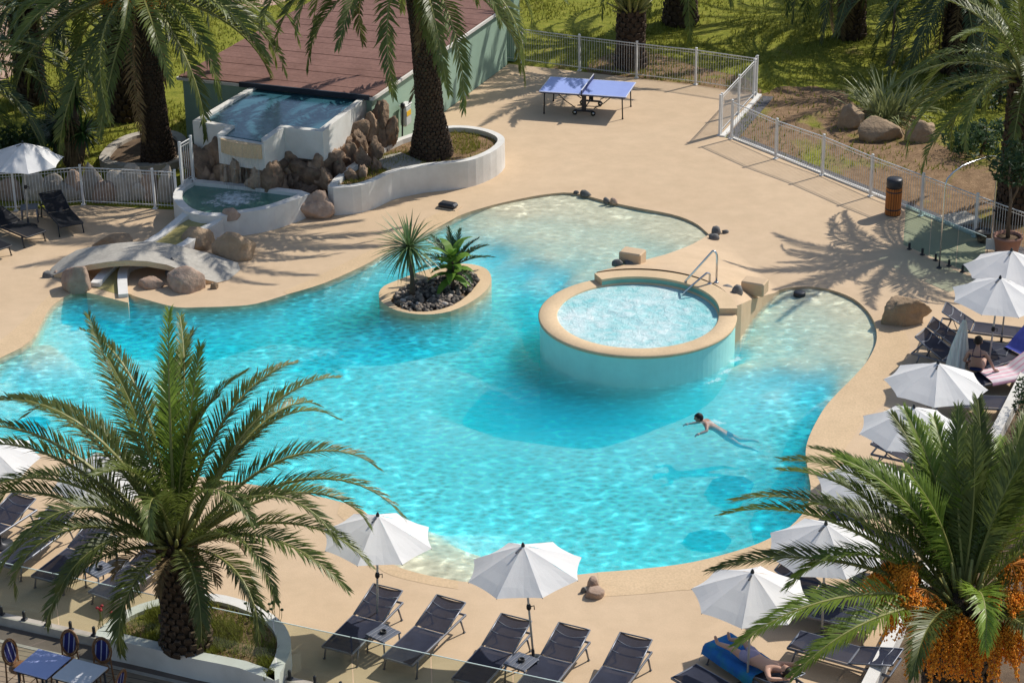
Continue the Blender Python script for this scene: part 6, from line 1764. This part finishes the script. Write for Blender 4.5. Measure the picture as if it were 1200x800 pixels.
def merge_into(o, mb):
    """adds a shape builder's faces to an object's mesh"""
    import bmesh
    bm = bmesh.new(); bm.from_mesh(o.data)
    vs = [bm.verts.new(p) for p in mb.v]
    for f in mb.f:
        try: nf = bm.faces.new([vs[i] for i in f]); nf.smooth = True
        except ValueError: pass
    bm.to_mesh(o.data); bm.free()

# swimmer
p = at(823, 491, WZ); t = thing('person', 'dark-haired swimmer doing breaststroke in the pool', 'person', (p.x, p.y, WZ), R(-6)); t.scale = (.84, .84, .84); t.location.z -= .07
J = {'pelvis': ((.58, 0, -.28), (.13, .10)), 'waist': ((.40, 0, -.15), (.125, .09)), 'chest': ((.18, 0, .0), (.145, .10)), 'neck': ((.03, 0, .055), .055), 'head': ((-.06, 0, .12), .06),
     'shl': ((.10, .17, .02), .062), 'ell': ((-.12, .26, -.09), .042), 'wrl': ((-.36, .16, -.10), .028),
     'shr': ((.11, -.17, .02), .064), 'elr': ((.13, -.36, -.03), .045), 'wrr': ((-.06, -.48, -.05), .03),
     'hil': ((.66, .09, -.32), .095), 'knl': ((.98, .16, -.52), .06), 'anl': ((1.34, .22, -.55), .035), 'tol': ((1.5, .26, -.6), .025),
     'hir': ((.66, -.09, -.32), .095), 'knr': ((.98, -.18, -.50), .06), 'anr': ((1.33, -.26, -.55), .035), 'tor': ((1.48, -.30, -.6), .025)}
E_ = [('pelvis', 'waist'), ('waist', 'chest'), ('chest', 'neck'), ('neck', 'head'), ('chest', 'shl'), ('shl', 'ell'), ('ell', 'wrl'), ('chest', 'shr'), ('shr', 'elr'), ('elr', 'wrr'), ('pelvis', 'hil'), ('hil', 'knl'), ('knl', 'anl'), ('anl', 'tol'), ('pelvis', 'hir'), ('hir', 'knr'), ('knr', 'anr'), ('anr', 'tor')]
o = figure('body', J, E_, 'pelvis', 'skin', t)
mb = MB(); M3 = head_geo(mb, (-.10, 0, .17), (-1, -.1, -.1), (0, 0, 1), .112); hand_geo(mb, (-.36, .16, -.10), (-1, -.2, -.1), (0, 0, 1)); hand_geo(mb, (-.06, -.48, -.05), (-.8, -.5, -.15), (0, 0, 1)); merge_into(o, mb)
mb = MB(); hair_geo(mb, M3, .112); mb.build('hair', MT['hair'], t)
J2 = {'a': ((.50, 0, -.225), (.145, .112)), 'b': ((.62, 0, -.30), (.145, .115)), 'l': ((.80, .12, -.41), .092), 'r': ((.80, -.13, -.40), .092)}
def foam_patch(name, c, rx, ry, rz=0, n=16):
    mb = MB(); vs = [(0, 0, .02)]; fs = []; na = 36
    for i in range(1, n + 1):
        q = i / n
        for j in range(na):
            a = 2 * math.pi * j / na; vs.append((q * math.cos(a), q * math.sin(a), .006 + .03 * (1 - q) * abs(noise.noise((q * 5 * math.cos(a), q * 5 * math.sin(a), c[0])))))
    for j in range(na): fs.append((0, 1 + j, 1 + (j + 1) % na))
    for i in range(n - 1):
        for j in range(na): fs.append((1 + i * na + j, 1 + (i + 1) * na + j, 1 + (i + 1) * na + (j + 1) % na, 1 + i * na + (j + 1) % na))
    mb.add(vs, fs, 0, True); o = mb.build(name, MT['wake']); o.location = c; o.scale = (rx, ry, 1); o.rotation_euler = (0, 0, rz); return tag(o, kind='stuff')
q_ = at(832, 493, WZ); foam_patch('foam', (q_.x, q_.y, WZ + .004), .45, .30)
for px_, py_ in ((838, 444), (852, 434), (861, 420)):
    q_ = at(px_, py_, WZ); foam_patch('foam', (q_.x, q_.y, WZ + .004), .34, .17, R(40))
figure('swim_shorts', J2, [('a', 'b'), ('b', 'l'), ('b', 'r')], 'b', 'navycloth', t)

# woman sitting on a lounger, back to the camera
p = at(1143, 434, .40); t = thing('person', 'woman in a dark bikini sitting on a lounger with her back turned', 'person', (p.x, p.y, .40), R(-18))
J = {'pelvis': ((0, 0, .10), (.165, .12)), 'waist': ((0, .02, .26), (.115, .085)), 'chest': ((0, .03, .43), (.15, .095)), 'neck': ((0, .05, .58), .048), 'head': ((0, .07, .66), .05),
     'shl': ((-.17, .03, .49), .052), 'ell': ((-.27, .06, .22), .038), 'wrl': ((-.20, .26, .10), .026), 'shr': ((.17, .03, .49), .052), 'elr': ((.32, .06, .26), .038), 'wrr': ((.40, .16, .03), .026),
     'hil': ((-.10, .08, .08), .095), 'knl': ((-.13, .50, .12), .058), 'anl': ((-.13, .62, -.30), .034), 'tol': ((-.13, .78, -.36), .026), 'hir': ((.10, .08, .08), .095), 'knr': ((.14, .50, .12), .058), 'anr': ((.14, .62, -.30), .034), 'tor': ((.14, .78, -.36), .026)}
o = figure('body', J, E_, 'pelvis', 'skinpale', t)
mb = MB(); M3 = head_geo(mb, (0, .09, .73), (.25, 1, -.1), (0, 0, 1), .105); hand_geo(mb, (.40, .16, .03), (.5, .5, -.15), (0, 0, 1)); hand_geo(mb, (-.20, .26, .10), (.2, 1, -.2), (0, 0, 1)); merge_into(o, mb)
mb = MB(); hair_geo(mb, M3, .105); mb.lathe([(.01, -.05), (.05, 0), (.045, .05), (.01, .075)], 10, (-.03, .02, .80)); mb.build('hair', MT['hair'], t)
mb = MB(); K = 24; mb.tube([(.158 * math.cos(2 * math.pi * k / K), .03 + .108 * math.sin(2 * math.pi * k / K), .415) for k in range(K + 1)], .012, 6)
for s_ in (-1, 1): mb.tube([(s_ * .09, -.065, .42), (s_ * .085, -.03, .53), (s_ * .07, .06, .555)], .007, 5)
mb.build('bikini_top', MT['navycloth'], t)
figure('bikini_bottom', {'a': ((0, 0, .14), (.17, .128)), 'b': ((0, .01, .05), (.178, .13))}, [('a', 'b')], 'a', 'navycloth', t)

# sunbather on the blue towel, hands behind the head
hd, ft = at(930, 796, .33 + .8 * math.sin(R(14))), at(842, 748, .33); d = ft - hd; a_ = math.atan2(d.y, d.x)
p = at(921, 788, .62); t = thing('person', 'sunbather in lilac shorts lying on the blue towel with hands behind the head', 'person', (p.x, p.y, .40), a_)
J = {'pelvis': ((.80, 0, .10), (.15, .10)), 'waist': ((.58, 0, .13), (.13, .09)), 'chest': ((.36, 0, .19), (.155, .105)), 'neck': ((.16, 0, .24), .052), 'head': ((.08, 0, .26), .055),
     'shl': ((.28, .18, .21), .058), 'ell': ((.02, .36, .26), .042), 'wrl': ((-.08, .12, .22), .028), 'shr': ((.28, -.18, .21), .058), 'elr': ((.02, -.36, .26), .042), 'wrr': ((-.08, -.12, .22), .028),
     'hil': ((.90, .09, .09), .09), 'knl': ((1.28, .13, .14), .058), 'anl': ((1.66, .13, .05), .036), 'tol': ((1.72, .14, .18), .026), 'hir': ((.90, -.09, .09), .09), 'knr': ((1.26, -.14, .20), .058), 'anr': ((1.62, -.12, .05), .036), 'tor': ((1.68, -.13, .18), .026)}
o = figure('body', J, E_, 'pelvis', 'skinpale', t)
mb = MB(); M3 = head_geo(mb, (0, 0, .29), (.2, 0, 1), (-1, 0, .15), .108); hand_geo(mb, (-.08, .12, .22), (-.2, -1, .0), (0, 0, -1)); hand_geo(mb, (-.08, -.12, .22), (-.2, 1, 0), (0, 0, -1)); merge_into(o, mb)
mb = MB(); hair_geo(mb, M3, .108); mb.build('hair', MT['hair'], t)
figure('shorts', {'a': ((.70, 0, .115), (.158, .11)), 'b': ((.84, 0, .10), (.165, .115)), 'l': ((1.10, .115, .12), .095), 'r': ((1.09, -.12, .16), .095)}, [('a', 'b'), ('b', 'l'), ('b', 'r')], 'b', 'lilac', t)
